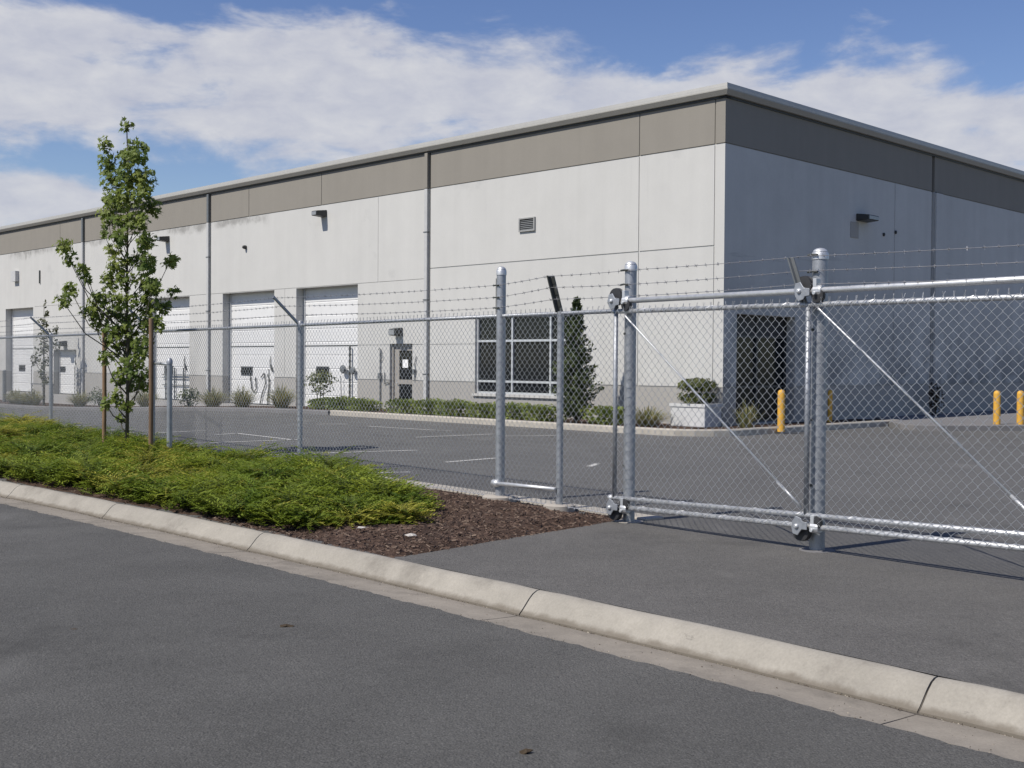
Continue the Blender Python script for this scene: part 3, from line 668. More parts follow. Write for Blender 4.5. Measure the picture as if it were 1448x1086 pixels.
def barbed(b, pts, r=.0025, step=.125):
    pts = [Vector(p) for p in pts]
    for a, c in zip(pts[:-1], pts[1:]):
        L = (c - a).length; n = max(2, int(L / .5)); sag = .012 * L / 3
        line = [a.lerp(c, i / n) - Vector((0, 0, 4 * sag * (i / n) * (1 - i / n))) for i in range(n + 1)]; b.tube(line, r, 4, 0, False)
        d = (c - a).normalized(); m = int(L / step)
        for i in range(m):
            f = (i + .5 + rnd.uniform(-.15, .15)) / m; p = a.lerp(c, f) - Vector((0, 0, 4 * sag * f * (1 - f))); x = rnd.random() * 3.14
            e = d.orthogonal().normalized(); e.rotate(Matrix.Rotation(x, 3, d)); g_ = d.cross(e)
            b.tube([p + e * .02 + d * .004, p - e * .02 - d * .004], .0022, 3, 0, False); b.tube([p + g_ * .018 - d * .005, p - g_ * .018 + d * .005], .0022, 3, 0, False)
            b.tube([p - d * .012, p + d * .012], .0044, 4, 0, False)
def pole(b, base, top, r, dome=True, n=16):
    h = top[2] - base[2]
    prof = [(r, 0), (r, h)]
    b.lathe(base, prof, n)
def cap_mb(P, r):
    b = MB(); b.lathe(P, [(r + .006, -.045), (r + .006, 0), (r * 1.0, .014), (r * .85, .034), (r * .5, .048), (.004, .053)], 16); return b

# ------------------------------------------------------------------ the fence
fen = thing('chain_link_fence', PF(-.2, 0), 'long galvanised chain link fence with outward arms of barbed wire running left from the gate', 'fence')
RAIL = 2.07
b = MB(); b.tube([PF(-50, RAIL), PF(-16, RAIL), PF(-4.8, RAIL + .004), PF(1.72, RAIL + .01)], .022, 10); b.build('top_rail', M_galv, fen, True)
b = MB(); b.tube([PF(-50, .07, .03), PF(1.66, .06, .03)], .004, 5); b.build('tension_wire', M_wire, fen)
LINEP = [-15.5, -10.05, -4.74] + [-20.9, -26.3, -31.7, -37.1]
for s in LINEP:
    b = MB(); pole(b, PF(s, -.05), PF(s, 2.09), .037); b.build('post', M_galv, fen, 'auto')
    b = MB(); b.lathe(PF(s, 2.05), [(.044, 0), (.044, .05), (.03, .08), (.01, .09)], 12); b.build('rail_cap', M_galv, fen, 'auto')
    b = MB(); p0, p1 = Vector(PF(s, 2.09, .02)), Vector(PF(s, 2.46, .42)); a = Vector((*DF, 0)) * .018; n_ = (p1 - p0).cross(a).normalized() * .022
    b.box(p0 - a - n_, a * 2, n_ * .35, p1 - p0); b.box(p0 - a - n_ * .64, a * .4, n_ * 1.6, p1 - p0); b.build('barb_arm', M_galv, fen)
b = MB(); pole(b, PF(-.2, -.05), PF(-.2, 2.60), .052); b.build('post', M_galv, fen, 'auto')['label'] = 'thick tall terminal post'
cap_mb(PF(-.2, 2.58), .052).build('post_cap', M_galvb, fen, 'auto')
b = MB(); pole(b, PF(.8, -.05), PF(.8, 2.1), .036); b.build('post', M_galv, fen, 'auto')
b = MB(); p0, p1 = Vector(PF(.80, 2.09, .02)), Vector(PF(.79, 2.47, .14)); a = Vector((*DF, 0)) * .03; n_ = Vector((*NF, 0)) * .03
b.box(p0 - a - n_, a * 2, n_ * .5, p1 - p0); b.box(p0 - a - n_ * .5, a * .5, n_ * 1.5, p1 - p0); b.build('barb_arm', M_arm, fen)['label'] = 'dark barbed wire arm'  # dark colour stands for this arm's shading; the line-post arms are galvanised
b = MB(); b.tube([PF(-.2, .215, .075), PF(.8, .235, .06)], .022, 10); b.lathe(PF(-.215, .215, .06), [(.04, -.03), (.04, .06), (.02, .07)], 10, 0, (*DF, 0)); b.build('low_rail', M_galvb, fen, True)
for s, r in ((-.2, .2), (.8, .17)):
    b = MB(); b.lathe(PF(s, -.04, .0), [(r, 0), (r, .105), (r - .02, .115)], 14); b.build('footing', M_foot, fen, 'auto')
for s in (-.2,):
    b = MB()
    for z in (.3, 1.2, 2.0): b.lathe(PF(s, z), [(.055, 0), (.055, .022)], 16)
    build_each(b, 'tension_band', M_galv, fen, smooth_='auto')
b = MB(); chainlink(b, -24, 1.70, .05, 2.11, .045); b.build('chain_mesh', M_wire, fen, True)
# strands of barbed wire
ZT = [(.33, 2.17), (.65, 2.285), (.95, 2.42)]
for f, zt in ZT:
    pts = []
    for s in sorted(LINEP): pts.append(PF(s, 2.09 + .37 * f, .02 + .40 * f))
    pts.append(PF(-.2, zt, .055)); pts.append(PF(.79, 2.09 + .38 * f + .01, .03 + .12 * f + .02)); pts.append(PF(1.80, zt + .045, .062))
    b = MB(); barbed(b, pts); b.build('barbed_wire', M_barb, fen)
b = MB()
for s, zs__ in ((-.2, (2.17, 2.285, 2.42)),):
    for z in zs__: b.tube([PF(s - .07, z, .058), PF(s - .02, z, .062), PF(s + .03, z, .06)], .009, 6)
b.tube([PF(-.255, 2.1, .03), PF(-.255, 2.5, .03)], .004, 4); build_each(b, 'wire_clip', M_arm, fen)

# ------------------------------------------------------------------ sliding gate
gt = thing('sliding_gate', PF(4.1, .05, .12), 'wide galvanised cantilever sliding gate with chain link, diagonal truss rods and paired rails', 'gate')
GN = .14
def zb(s): return .24 + .030 * (s - 1.78)
GE = 8.4
b = MB(); b.tube([PF(1.70, 2.165, GN), PF(GE, 2.175, GN)], .026, 12); b.lathe(PF(1.70, 2.165, GN), [(.034, -.02), (.034, .06), (.02, .07)], 12, 0, (*DF, 0)); b.build('top_track', M_galvb, gt, True)
b = MB(); b.tube([PF(1.74, 2.065, GN), PF(GE, 2.035, GN)], .0215, 12); b.build('top_rail', M_galvb, gt, True)
b = MB(); b.tube([PF(1.72, zb(1.72), GN), PF(GE, zb(GE), GN)], .0225, 12); b.lathe(PF(1.70, zb(1.7), GN), [(.03, 0), (.03, .05)], 10, 0, (*DF, 0)); b.build('bottom_rail', M_galvb, gt, True)
b = MB(); b.tube([PF(1.95, zb(1.95) - .085, GN), PF(GE, zb(GE) - .105, GN)], .0235, 12); b.build('bottom_track', M_galvb, gt, True)
for s in (1.77, 4.04, 6.1, 8.36):
    b = MB(); b.tube([PF(s, zb(s), GN), PF(s, 2.165 if s < 2 else 2.05, GN)], .022, 12); b.build('stile', M_galv, gt, True)
for s0, s1 in ((1.90, 4.0), (4.14, 6.06), (6.2, 8.3)):
    b = MB(); b.tube([PF(s0, 2.03, GN + .01), PF(s0 + .02, 2.01, GN + .012), PF(s1, zb(s1) + .06, GN + .012)], .0095, 8); b.tube([PF(s1 - .25, zb(s1) + .06 + .25 * (1.95 - zb(s1)) / (s1 - s0), GN + .012), PF(s1 - .02, zb(s1) + .08, GN + .012)], .014, 8); b.build('truss_rod', M_galvb, gt, True)
b = MB(); chainlink(b, 1.79, GE - .02, .27, 2.10, GN + .033, .084, .0025, lambda s: zb(s) - .27 - .10); b.build('chain_mesh', M_wire, gt, True)
b = MB(); p0, p1 = Vector(PF(4.02, 2.07, GN + .03)), Vector(PF(3.90, 2.45, GN + .06)); a = Vector((*DF, 0)) * .022; n_ = Vector((*NF, 0)) * .02
b.box(p0 - a - n_, a * 2, n_ * .6, p1 - p0); b.box(p0 - a - n_ * .4, a * .6, n_ * 1.6, p1 - p0); b.build('barb_arm', M_downs, gt)
for zf_, r in ((lambda k: 2.065 - .0045 * (k - 1.74), .0245), (zb, .0255), (lambda k: zb(k) - .085 - .003 * (k - 1.95), .0265)):
    b = MB(); n = int((GE - 1.95) / .024); b.tube([PF(1.95 + i * .024, zf_(1.95 + i * .024) + r * math.sin(i * .9), GN + r * math.cos(i * .9)) for i in range(n)], .0032, 3, 0, False); b.build('lacing_wire', M_wire, gt)

# the two roller posts carrying the gate
proto = None
def gate_post(s, top, r, lab):
    g_ = thing('gate_post', PF(s, 0), lab, 'gate post', 'roller posts of the sliding gate')
    b = MB(); pole(b, PF(s, -.05), PF(s, top), r, n=20); b.build('pipe', M_galv, g_, 'auto')
    cap_mb(PF(s, top - .02), r).build('cap', M_galvb, g_, 'auto')
    A, N3 = Vector((*DF, 0)), Vector((*NF, 0))
    for z, up in ((2.165, 1), (zb(s) - .09, -1)):
        # two rollers hold the pipe, front plate carries the axle
        br = MB(); O = Vector(PF(s, z, 0))
        pr = [(-.075, .01), (-.06, .065), (-.01, .075), (.012, .045), (.03, .022), (.08, .022), (.08, -.04), (.035, -.045), (.02, -.07), (-.03, -.085), (-.06, -.045)]
        f_ = GN + .062
        v0 = [tuple(O + A * (x - .03) + N3 * f_ + Vector((0, 0, y * up))) for x, y in pr]; v1 = [tuple(O + A * (x - .03) + N3 * (f_ + .012) + Vector((0, 0, y * up))) for x, y in pr]; n = len(pr)
        br.add(v0 + v1, [tuple(range(n)), tuple(range(n, 2 * n))[::-1]] + [(i, i + n, (i + 1) % n + n, (i + 1) % n) for i in range(n)])
        br.box(O + A * -.05 + N3 * r * .9 + Vector((0, 0, -.03)), A * .05, N3 * (f_ - r * .9), (0, 0, .06))
        bo = br.build('roller_bracket', M_galv, g_, bevel=.004)
        wl = MB(); wl.lathe(O + A * -.045 + N3 * (GN - .005) + Vector((0, 0, .045 * up)), [(.03, -.02), (.082, -.018), (.086, -.012), (.074, 0), (.086, .015), (.082, .035), (.03, .038)], 20, 0, N3); wl.build('roller', M_black, bo, 'auto')
        wl = MB(); wl.lathe(O + A * .10 + N3 * (GN + .015) + Vector((0, 0, -.04 * up)), [(.02, -.02), (.056, -.018), (.06, 0), (.056, .02), (.02, .024)], 18, 0, N3); wl.build('roller', M_black, bo, 'auto')
        hb = MB(); hb.lathe(O + A * .05 + N3 * GN, [(.042, 0), (.05, .01), (.05, .07), (.042, .085)], 14, 0, A); hb.lathe(O + A * -.05 + N3 * (f_ + .011), [(.022, 0), (.022, .012), (.012, .022)], 10, 0, N3)
        hb.box(O + A * .06 + N3 * (GN - .02) + Vector((0, 0, .03)), A * .035, N3 * .06, (0, 0, .07)); hb.lathe(O + A * .09 + N3 * (f_ - .01) + Vector((0, 0, -.02)), [(.016, 0), (.016, .02)], 8, 0, N3); build_each(hb, 'clamp', M_galvb, bo, bevel=.003)
    b = MB(); b.lathe(PF(s, -.03), [(r + .09, 0), (r + .085, .038), (r + .02, .042)], 14); b.build('footing', M_foot if s < 3 else M_berm, g_)
    b = MB()
    for z in (2.215, 2.33, 2.47):
        if z < top: b.tube([PF(s - .07, z, r + .01), PF(s - .02, z + .004, r + .016), PF(s + .03, z, r + .014)], .010, 6)
    for z in (1.85, 1.1, .55): b.lathe(PF(s - .02, z, r - .004), [(.012, 0), (.012, .012)], 8, 0, N3)
    build_each(b, 'bolt', M_arm, g_); return g_
gate_post(1.83, 2.53, .058, 'tall domed gate post at the gate end beside the bark mulch')
gate_post(4.05, 2.50, .064, 'tall domed galvanised gate post with roller, standing in the asphalt driveway')
for z0, z1, z2 in ((2.215, 2.225, 2.18), (2.33, 2.335, 2.30), (2.47, 2.455, 2.42)):
    b = MB(); barbed(b, [PF(1.83, z0, .075), PF(4.0, z1, .16), PF(GE, z2 - .03, .16)]); b.build('barbed_wire', M_barb, gt)

# ------------------------------------------------------------------ small pipe barrier in the bed
pb = thing('pipe_barrier', (-5.27, 18.01, 0), 'low galvanised pipe barrier with one rail, right of the tree stakes', 'barrier')
b = MB(); pole(b, (-5.27, 18.01, -.05), (-5.27, 18.01, 1.56), .042); b.build('post', M_galv, pb, 'auto'); cap_mb((-5.27, 18.01, 1.55), .042).build('cap', M_galv, pb, 'auto')
b = MB(); pole(b, (-5.83, 19.0, -.05), (-5.83, 19.0, 1.56), .036); b.build('post', M_galv, pb, 'auto')
b = MB(); b.tube([(-5.27, 18.01, 1.50), (-5.83, 19.0, 1.52)], .022, 10); b.build('rail', M_galv, pb, True)

# ------------------------------------------------------------------ bollards
def bollard(x, y, z, r, h):
    b = MB(); b.lathe((x, y, z - .05), [(r, 0), (r, h + .0), (r * .93, h + .045), (r * .7, h + .075), (r * .3, h + .092), (.004, h + .095)], 18); return b.build('bollard', M_yellow, None, 'auto', loc=(x, y, z))
x, y, _ = PR(.34, 0, 1.36)
for (x, y, z, r, h, lab) in ((x, y, .1, .085, .86, 'yellow bollard at the kerb in front of the dark glazed entrance'), (*PR(3.95, 0, .5)[:2], .12, .06, .78, 'slim yellow bollard against the shaded gable wall, behind the gate post'),
                             (11.91, 28.72, .13, .085, .80, 'left one of the yellow bollard pair on the grey pavement'), (12.52, 28.80, .13, .085, .80, 'right one of the yellow bollard pair, at the edge of the picture')):
    tag(bollard(x, y, z, r, h), lab, 'bollard', 'yellow steel bollards by the warehouse')

# ------------------------------------------------------------------ planting
def leafshape(kind):
    if kind == 'maple':
        pts = []
        for k in range(5):
            a = R(-100 + 50 * k); L = (.62, .86, 1., .86, .62)[k]; pts.append((L * math.sin(a), L * math.cos(a)))
            if k < 4: a2 = R(-75 + 50 * k); pts.append((.42 * math.sin(a2), .42 * math.cos(a2)))
        return pts + [(.0, -.18)]
    if kind == 'oval': return [(0, -.5), (.28, -.1), (.22, .25), (0, .55), (-.22, .25), (-.28, -.1)]
    if kind == 'needle': return [(-.10, -.5), (.10, -.5), (.0, .6)]
    return [(0, -.5), (.3, .0), (0, .6), (-.3, 0)]
SH = {k: leafshape(k) for k in ('maple', 'oval', 'needle', 'dia')}
def leaf(b, p, nrm, size, kind, mi=0, axis=None):
    n = Vector(nrm).normalized()
    x = (Vector(axis).cross(n) if axis is not None else n.orthogonal())
    if x.length < 1e-4: x = n.orthogonal()
    x.normalize(); y = n.cross(x)
    if axis is None:
        a = rnd.random() * 6.283; x, y = x * math.cos(a) + y * math.sin(a), y * math.cos(a) - x * math.sin(a)
    o = len(b.v); P = Vector(p); sh_ = SH[kind]
    for u, v in sh_:
        q = P + x * (u * size) + y * (v * size) - n * (size * .25 * abs(u)); b.v.append((q.x, q.y, q.z))
    b.f.append(tuple(range(o, o + len(sh_)))); b.m.append(mi)
def rdir(): 
    while True:
        v = Vector((rnd.uniform(-1, 1), rnd.uniform(-1, 1), rnd.uniform(-1, 1)))
        if .05 < v.length < 1: return v.normalized()

def cluster_tree(name, base, ppm, px0, py0, clusters, lsize, kind, mat, density, trunk_r, height, lab, cat, group=None, scatter=1.):
    t_ = thing(name, base, lab, cat, group); B = Vector(base)
    tb, lb = MB(), MB(); bend = [(0, 0), (.012, .01), (-.01, .02), (.015, -.01), (.0, .0)]
    tr = [B + Vector((bend[i][0], bend[i][1], height * i / 4)) for i in range(5)]; tb.tube(tr, [trunk_r, trunk_r * .8, trunk_r * .6, trunk_r * .4, trunk_r * .15], 8)
    for (px, py, rx, ry) in clusters:
        dx, z = (px - px0) / ppm, (py0 - py) / ppm; rx_, rz = rx / ppm * scatter, ry / ppm * scatter
        c = B + Vector((dx, rnd.uniform(-1, 1) * (.30 + .3 * abs(dx)) * (1 if name == 'young_tree' else .8), z))
        z0 = max(.62 * z, z - .25 - abs(dx) * 1.1 - .2 * rnd.random()); z0 = min(z0, height * .96)
        a = B + Vector((0, 0, z0)); m = a.lerp(c, .5) + Vector((dx * .18, 0, -.04)); r0 = max(.005, trunk_r * .33 * (1 - z0 / height) + .004)
        tip = c + Vector((0, 0, rz * .6)); tb.tube([a, m, c, tip], [r0, r0 * .7, r0 * .45, .002], 5)
        n = max(4, int(rx * ry * density))
        for _ in range(n):
            d = rdir() * (rnd.random() ** .45); p = c + Vector((d.x * rx_ * 1.12, d.y * rx_ * 1.12, d.z * rz * 1.15))
            nr_ = Vector((d.x, d.y, .35)) + rdir() * .75 + Vector((-.25, -.35, .25)); leaf(lb, p, nr_, lsize * rnd.uniform(.6, 1.15), kind)
            if rnd.random() < .22: tb.tube([c.lerp(p, .1), p], [.003, .0015], 3, 0, False)
    tb.build('trunk', M_bark, t_, True); lb.build('crown', mat, t_); return t_
CL = [(181, 181, 9, 8), (180, 205, 13, 9), (150, 206, 9, 9), (203, 212, 10, 8), (172, 222, 15, 11), (195, 228, 17, 11), (150, 232, 12, 13), (160, 255, 17, 15), (185, 252, 19, 15), (208, 255, 15, 15), (213, 274, 9, 9), (141, 279, 9, 9),
      (155, 285, 17, 13), (185, 283, 21, 14), (207, 290, 15, 13), (143, 302, 12, 12), (165, 310, 17, 11), (193, 315, 17, 13), (210, 318, 10, 10), (152, 330, 6, 8), (172, 340, 12, 12), (198, 336, 13, 11), (212, 346, 9, 13), (156, 353, 9, 9),
      (165, 376, 13, 13), (188, 368, 10, 11), (207, 375, 13, 15), (230, 365, 12, 10), (156, 396, 13, 13), (180, 396, 12, 11), (203, 400, 17, 15), (224, 406, 12, 9), (236, 411, 8, 8), (107, 354, 11, 9), (112, 371, 9, 8), (121, 385, 9, 9),
      (127, 398, 6, 6), (99, 411, 11, 9), (105, 428, 11, 9), (118, 440, 13, 9), (135, 432, 11, 13), (151, 420, 15, 11), (130, 455, 11, 11), (155, 445, 17, 13), (180, 425, 17, 13), (204, 425, 17, 15), (224, 432, 9, 11), (160, 475, 17, 15),
      (185, 460, 15, 13), (209, 455, 15, 15), (226, 460, 8, 9), (175, 495, 18, 15), (204, 490, 14, 15), (155, 505, 11, 9), (190, 520, 18, 13), (160, 535, 11, 11), (190, 545, 15, 11), (205, 530, 9, 9), (165, 560, 9, 9), (180, 574, 11, 9),
      (156, 570, 8, 8), (168, 592, 6, 5)]
cluster_tree('young_tree', (-6.26, 19.02, .0), 87., 179, 645, CL,   .082, 'maple', M_leaf, .48, .034, 5.3, 'slender young maple tree with green leaves tied between two wooden stakes', 'tree', None, 1.12)
for (x, y, h, m, r, lab) in ((-6.62, 18.99, 2.02, M_wood, .034, 'weathered brown wooden stake left of the young maple trunk'), (-5.67, 18.37, 2.22, M_woodr, .036, 'reddish wooden stake right of the young maple trunk')):
    b = MB(); b.tube([(x, y, -.05), (x + .006, y, h * .5), (x, y + .01, h - .02), (x, y + .01, h)], [r, r, r, r * .8], 12); tag(b.build('tree_stake', m, None, 'auto'), lab, 'stake', 'stakes of the young maple')
fx, fy, _ = PL(34.04, 0, 1.5)
cluster_tree('small_tree', (fx, fy, lotz(fx, fy) + .1), 1655 / fy, 62, 575, [(61, 430, 2.5, 6), (63, 445, 4, 6), (62, 459, 7, 8), (56, 478, 8, 9), (68, 476, 8, 9), (60, 495, 11, 9), (81, 468, 5, 7), (79, 490, 6, 8), (51, 508, 7, 9), (66, 513, 9, 9), (57, 528, 7, 8), (65, 540, 6, 8)],
             .16, 'oval', M_leaf2, .7, .05, 4.3, 'small sparse upright tree by the far roller door at the left', 'tree')

def blob_shrub(name, base, rx, ry, rz, zc, n, ls, kind, mat, lab, cat, group=None, lump=.22, stem=True, flat=1., rot=0., parent=None):
    B = Vector(base); t_ = thing(name, base, lab, cat, group) if parent is None else parent
    lb, sb = MB(), MB(); ph = [(rdir(), rnd.uniform(2.5, 5.), rnd.random() * 6) for _ in range(5)]
    for _ in range(n):
        d = rdir(); k = 1 + lump * sum(math.sin(d.dot(a) * f + p) for a, f, p in ph) / 3
        if d.z < -.2 and rnd.random() < .5: d.z = abs(d.z)
        rr2 = (rnd.random() ** .33) * k * (1 + rnd.random() * .07)
        x, y = d.x * rx * rr2, d.y * ry * rr2; ca, sa = math.cos(rot), math.sin(rot)
        p = B + Vector((x * ca - y * sa, x * sa + y * ca, max(.03, zc + (abs(d.z) ** flat) * (1 if d.z > 0 else -1) * rz * rr2)))
        leaf(lb, p, d + rdir() * .8 + Vector((0, 0, .2)), ls * rnd.uniform(.6, 1.3), kind)
    for k in range(7 if stem else 0):
        d = Vector((rnd.uniform(-.5, .5) * rx, rnd.uniform(-.5, .5) * ry, zc + .3 * rz)); sb.tube([B, B + d * .5 + Vector((0, 0, .05)), B + d], [.014, .01, .005], 5)
    if stem: sb.build('stem', M_bark, t_)
    lb.build('foliage', mat, t_); return t_
def bed(u, d): x, y, _ = PL(u, 0, d); return (x, y, lotz(x, y) + .12)
hang = math.atan2(DL[1], DL[0])
# low clipped hedge clumps, each one its own shrub
HS = [(13.7, .62, .46, .32, 'under the round topiary'), (12.75, .62, .46, .36, 'just right of the round topiary'), (11.65, .62, .5, .34, 'left of the glazed entry door'), (9.75, .66, .5, .38, 'just right of the glazed entry door'),
      (8.65, .66, .5, .40, 'left of the wide window, second in the hedge'), (7.6, .62, .48, .40, 'under the left end of the wide window'), (6.5, .68, .5, .38, 'under the wide window behind the thick fence post'), (5.45, .66, .5, .40, 'under the middle of the wide window'), (4.4, .64, .5, .38, 'between the wide window and the conifer'), (2.25, .62, .52, .42, 'right of the dark conifer')]
for u, rx, ry, h, wh_ in HS:
    blob_shrub('hedge_shrub', bed(u, 1.45), rx, ry, h * .62, h * .45, 1300, .075, 'oval', M_hedge, 'low rounded green hedge shrub ' + wh_, 'shrub', 'low hedge shrubs along the warehouse', .16, True, .65, hang)
# round topiary on a stem
tb_ = thing('topiary', bed(14.23, 1.2), 'small round topiary bush on a bare stem in front of the right roller door', 'topiary'); B = Vector(tb_.location)
b = MB()
for q in (-.09, 0, .08): b.tube([B + Vector((q * .4, 0, -.05)), B + Vector((q, .02, .3)), B + Vector((q * 1.6, 0, .75))], [.022, .018, .01], 6)
b.build('stem', M_bark, tb_, True); blob_shrub('topiary', B, .44, .44, .40, .80, 620, .085, 'oval', M_topi, '', '', None, .28, False, .8, 0, tb_)
# boxwood in the concrete planter
pt = thing('planter', PL(.42, .12, .40), 'pale square concrete planter at the warehouse corner holding a clipped bush', 'planter'); O = Vector(PL(-.06, .12, .12)); a = Vector((*DL, 0)); n_ = Vector((*NL, 0))
b = MB(); b.box(O, a * .98, n_ * .66, (0, 0, .50)); b.build('pot', M_planter, pt, bevel=.02)
b = MB(); b.box(O - a * .02 - n_ * .015 + Vector((0, 0, .46)), a * 1.02, n_ * .09, (0, 0, .075)); b.box(O - a * .02 + n_ * .59 + Vector((0, 0, .46)), a * 1.02, n_ * .09, (0, 0, .075)); b.box(O - a * .02 + n_ * .075 + Vector((0, 0, .46)), a * .09, n_ * .515, (0, 0, .075)); b.box(O + a * .91 + n_ * .075 + Vector((0, 0, .46)), a * .09, n_ * .515, (0, 0, .075)); b.build('rim', M_planter, pt)
b = MB(); b.box(O + a * .07 + n_ * .075 + Vector((0, 0, .485)), a * .84, n_ * .515, (0, 0, .02)); b.build('soil', M_mulch, pt)
blob_shrub('clipped_bush', tuple(O + a * .47 + n_ * .34 + Vector((0, 0, .5))), .46, .36, .30, .30, 2900, .062, 'oval', M_topi, 'clipped boxy dark green bush growing in the concrete planter', 'shrub', None, .08, True, .42)
# conifer
cx_, cy_, _ = PL(3.2, 0, 1.55); cf_ = thing('conifer', (cx_, cy_, .1), 'dark narrow cone shaped conifer standing right of the wide window', 'conifer'); B = Vector((cx_, cy_, .1)); H = 3.02
b = MB(); b.tube([B, B + Vector((0, 0, H * .5)), B + Vector((.01, 0, H * .97))], [.05, .03, .006], 8)
lb = MB()
for i in range(430):
    h = rnd.random() ** 1.15; z = .14 + h * (H - .2); R0 = .66 * (1 - h) ** .80 * min(1, .60 + 1.6 * h) + .03; a_ = rnd.random() * 6.283; k = rnd.uniform(.72, 1.12) * (.86 + .22 * math.sin(a_ * 3 + z * 5.2) + .18 * math.sin(z * 12 + a_ * 2))
    R1 = R0 * k; d = Vector((math.cos(a_), math.sin(a_), 0)); p0 = B + Vector((0, 0, z - .06)); p1 = B + d * R1 + Vector((0, 0, z + .10 + .12 * R1))
    if i % 4 == 0: b.tube([p0, p0.lerp(p1, .6) - Vector((0, 0, .02)), p1], [.008, .006, .002], 4, 0, False)
    for j in range(22):
        f = .30 + .75 * rnd.random(); p = p0.lerp(p1, f) + rdir() * (.025 + .045 * (1 - h)) * (1.25 - .6 * f); ax = (d * .8 + Vector((0, 0, .9)) + rdir() * .7); leaf(lb, p, rdir() + d * .4, rnd.uniform(.05, .10), 'dia', 0, ax)
for j in range(70): p = B + Vector((rnd.gauss(0, .02), rnd.gauss(0, .02), H - rnd.random() * .35)); leaf(lb, p, rdir(), .07, 'dia', 0, Vector((0, 0, 1)) + rdir() * .5)
b.build('trunk', M_bark, cf_); lb.build('crown', M_conif, cf_)

# ornamental grass tufts
def tuft_mb(n, h, spread):
    b = MB()
    for _ in range(n):
        a = rnd.random() * 6.283; d = Vector((math.cos(a), math.sin(a), 0)); fr = rnd.random() ** .6; s_ = spread * fr; L = h * rnd.uniform(.55, 1.15) * (1.08 - .5 * fr); w = .011 * rnd.uniform(.7, 1.3); r0 = d * rnd.random() * .20; sd = Vector((-d.y, d.x, 0)) * w
        ps = [r0, r0 + d * s_ * .4 + Vector((0, 0, L * .55)), r0 + d * s_ * .8 + Vector((0, 0, L * .85)), r0 + d * s_ * 1.15 + Vector((0, 0, L * rnd.uniform(.6, 1.02)))]; o = len(b.v)
        for k, p in enumerate(ps):
            ww = sd * (1, .9, .6, .1)[k]; b.v += [tuple(p - ww), tuple(p + ww)]
        for k in range(3): b.f.append((o + 2 * k, o + 2 * k + 1, o + 2 * k + 3, o + 2 * k + 2)); b.m.append(0)
    return b
GR = 'ornamental grass tufts in the bed along the warehouse'
GT = [(37.2, 1.5, .75, 'left of the far left roller door at the picture edge'), (34.5, 1.75, .8, 'at the foot of the small sparse tree'), (30.3, 1.6, .75, 'between the low roller door and the young maple'), (24.75, 1.6, .8, 'left of the roller door behind the pipe barrier'),
      (19.95, 1.6, .78, 'left of the middle roller door'), (18.1, 1.6, .8, 'right in front of the middle roller door'), (15.8, 1.6, .82, 'between the two right roller doors'), (1.25, 1.2, .52, 'against the tree shadow left of the planter'), (35.9, 1.7, .6, 'in front of the far low roller door')]
protos = []
for i, (u, d, h, w_) in enumerate(GT):
    B = bed(u, d); t_ = thing('grass_tuft', B, 'tan ornamental grass tuft ' + w_, 'ornamental grass', GR)
    ob = tuft_mb(330, h * .95, .62).build('blades', M_grass); ob.parent = t_
x, y, _ = PR(-.15 + .2, 0, .62); t_ = thing('grass_tuft', (x, y, .12), 'thin yellowish ornamental grass tuft by the dark entrance', 'ornamental grass', GR); ob = tuft_mb(90, .72, .34).build('blades', M_grass); ob.parent = t_
blob_shrub('shrub', bed(21.6, 1.6), .42, .42, .38, .32, 520, .075, 'oval', M_shrub, 'small grey green round shrub left of the middle roller door', 'shrub')
blob_shrub('shrub', bed(28.6, 1.6), .5, .45, .4, .32, 460, .08, 'oval', M_shrub, 'grey green shrub behind the young maple trunk', 'shrub')
x, y, _ = PR(9.9, 0, .45); blob_shrub('shrub', (x, y, .12), .26, .26, .5, .45, 420, .07, 'oval', leafmat('dark shrub leaf', (.02, .022, .015), (.07, .04, .025), .1, 3), 'dark brownish withered shrub by the pilaster of the shaded wall', 'shrub', None, .3, True, .8)
# guard posts in front of the far doors
x, y, _ = PL(39.6, 0, 1.0); z0 = lotz(x, y) + .1
b = MB(); b.tube([(x, y, z0), (x, y, 1.05)], .09, 10); b.lathe((x, y, 1.05), [(.09, 0), (.05, .04), (.01, .05)], 10); tag(b.build('guard_post', M_downs), 'dark grey guard post in front of the far left roller door', 'post')
rg = thing('guard_rail', bed(35, 1.0), 'thin grey pipe rail in front of the low roller door', 'railing'); b = MB(); zz = rg.location.z
b.tube([PL(36.6, .50, 1.), PL(34.2, .50, 1.)], .025, 6); b.build('rail', M_downs, rg)
for u in (34.3, 35.3, 36.5): b = MB(); b.tube([PL(u, zz - .1, 1.), PL(u, .75 if u == 35.3 else .5, 1.)], .03, 6); b.build('post', M_downs, rg)

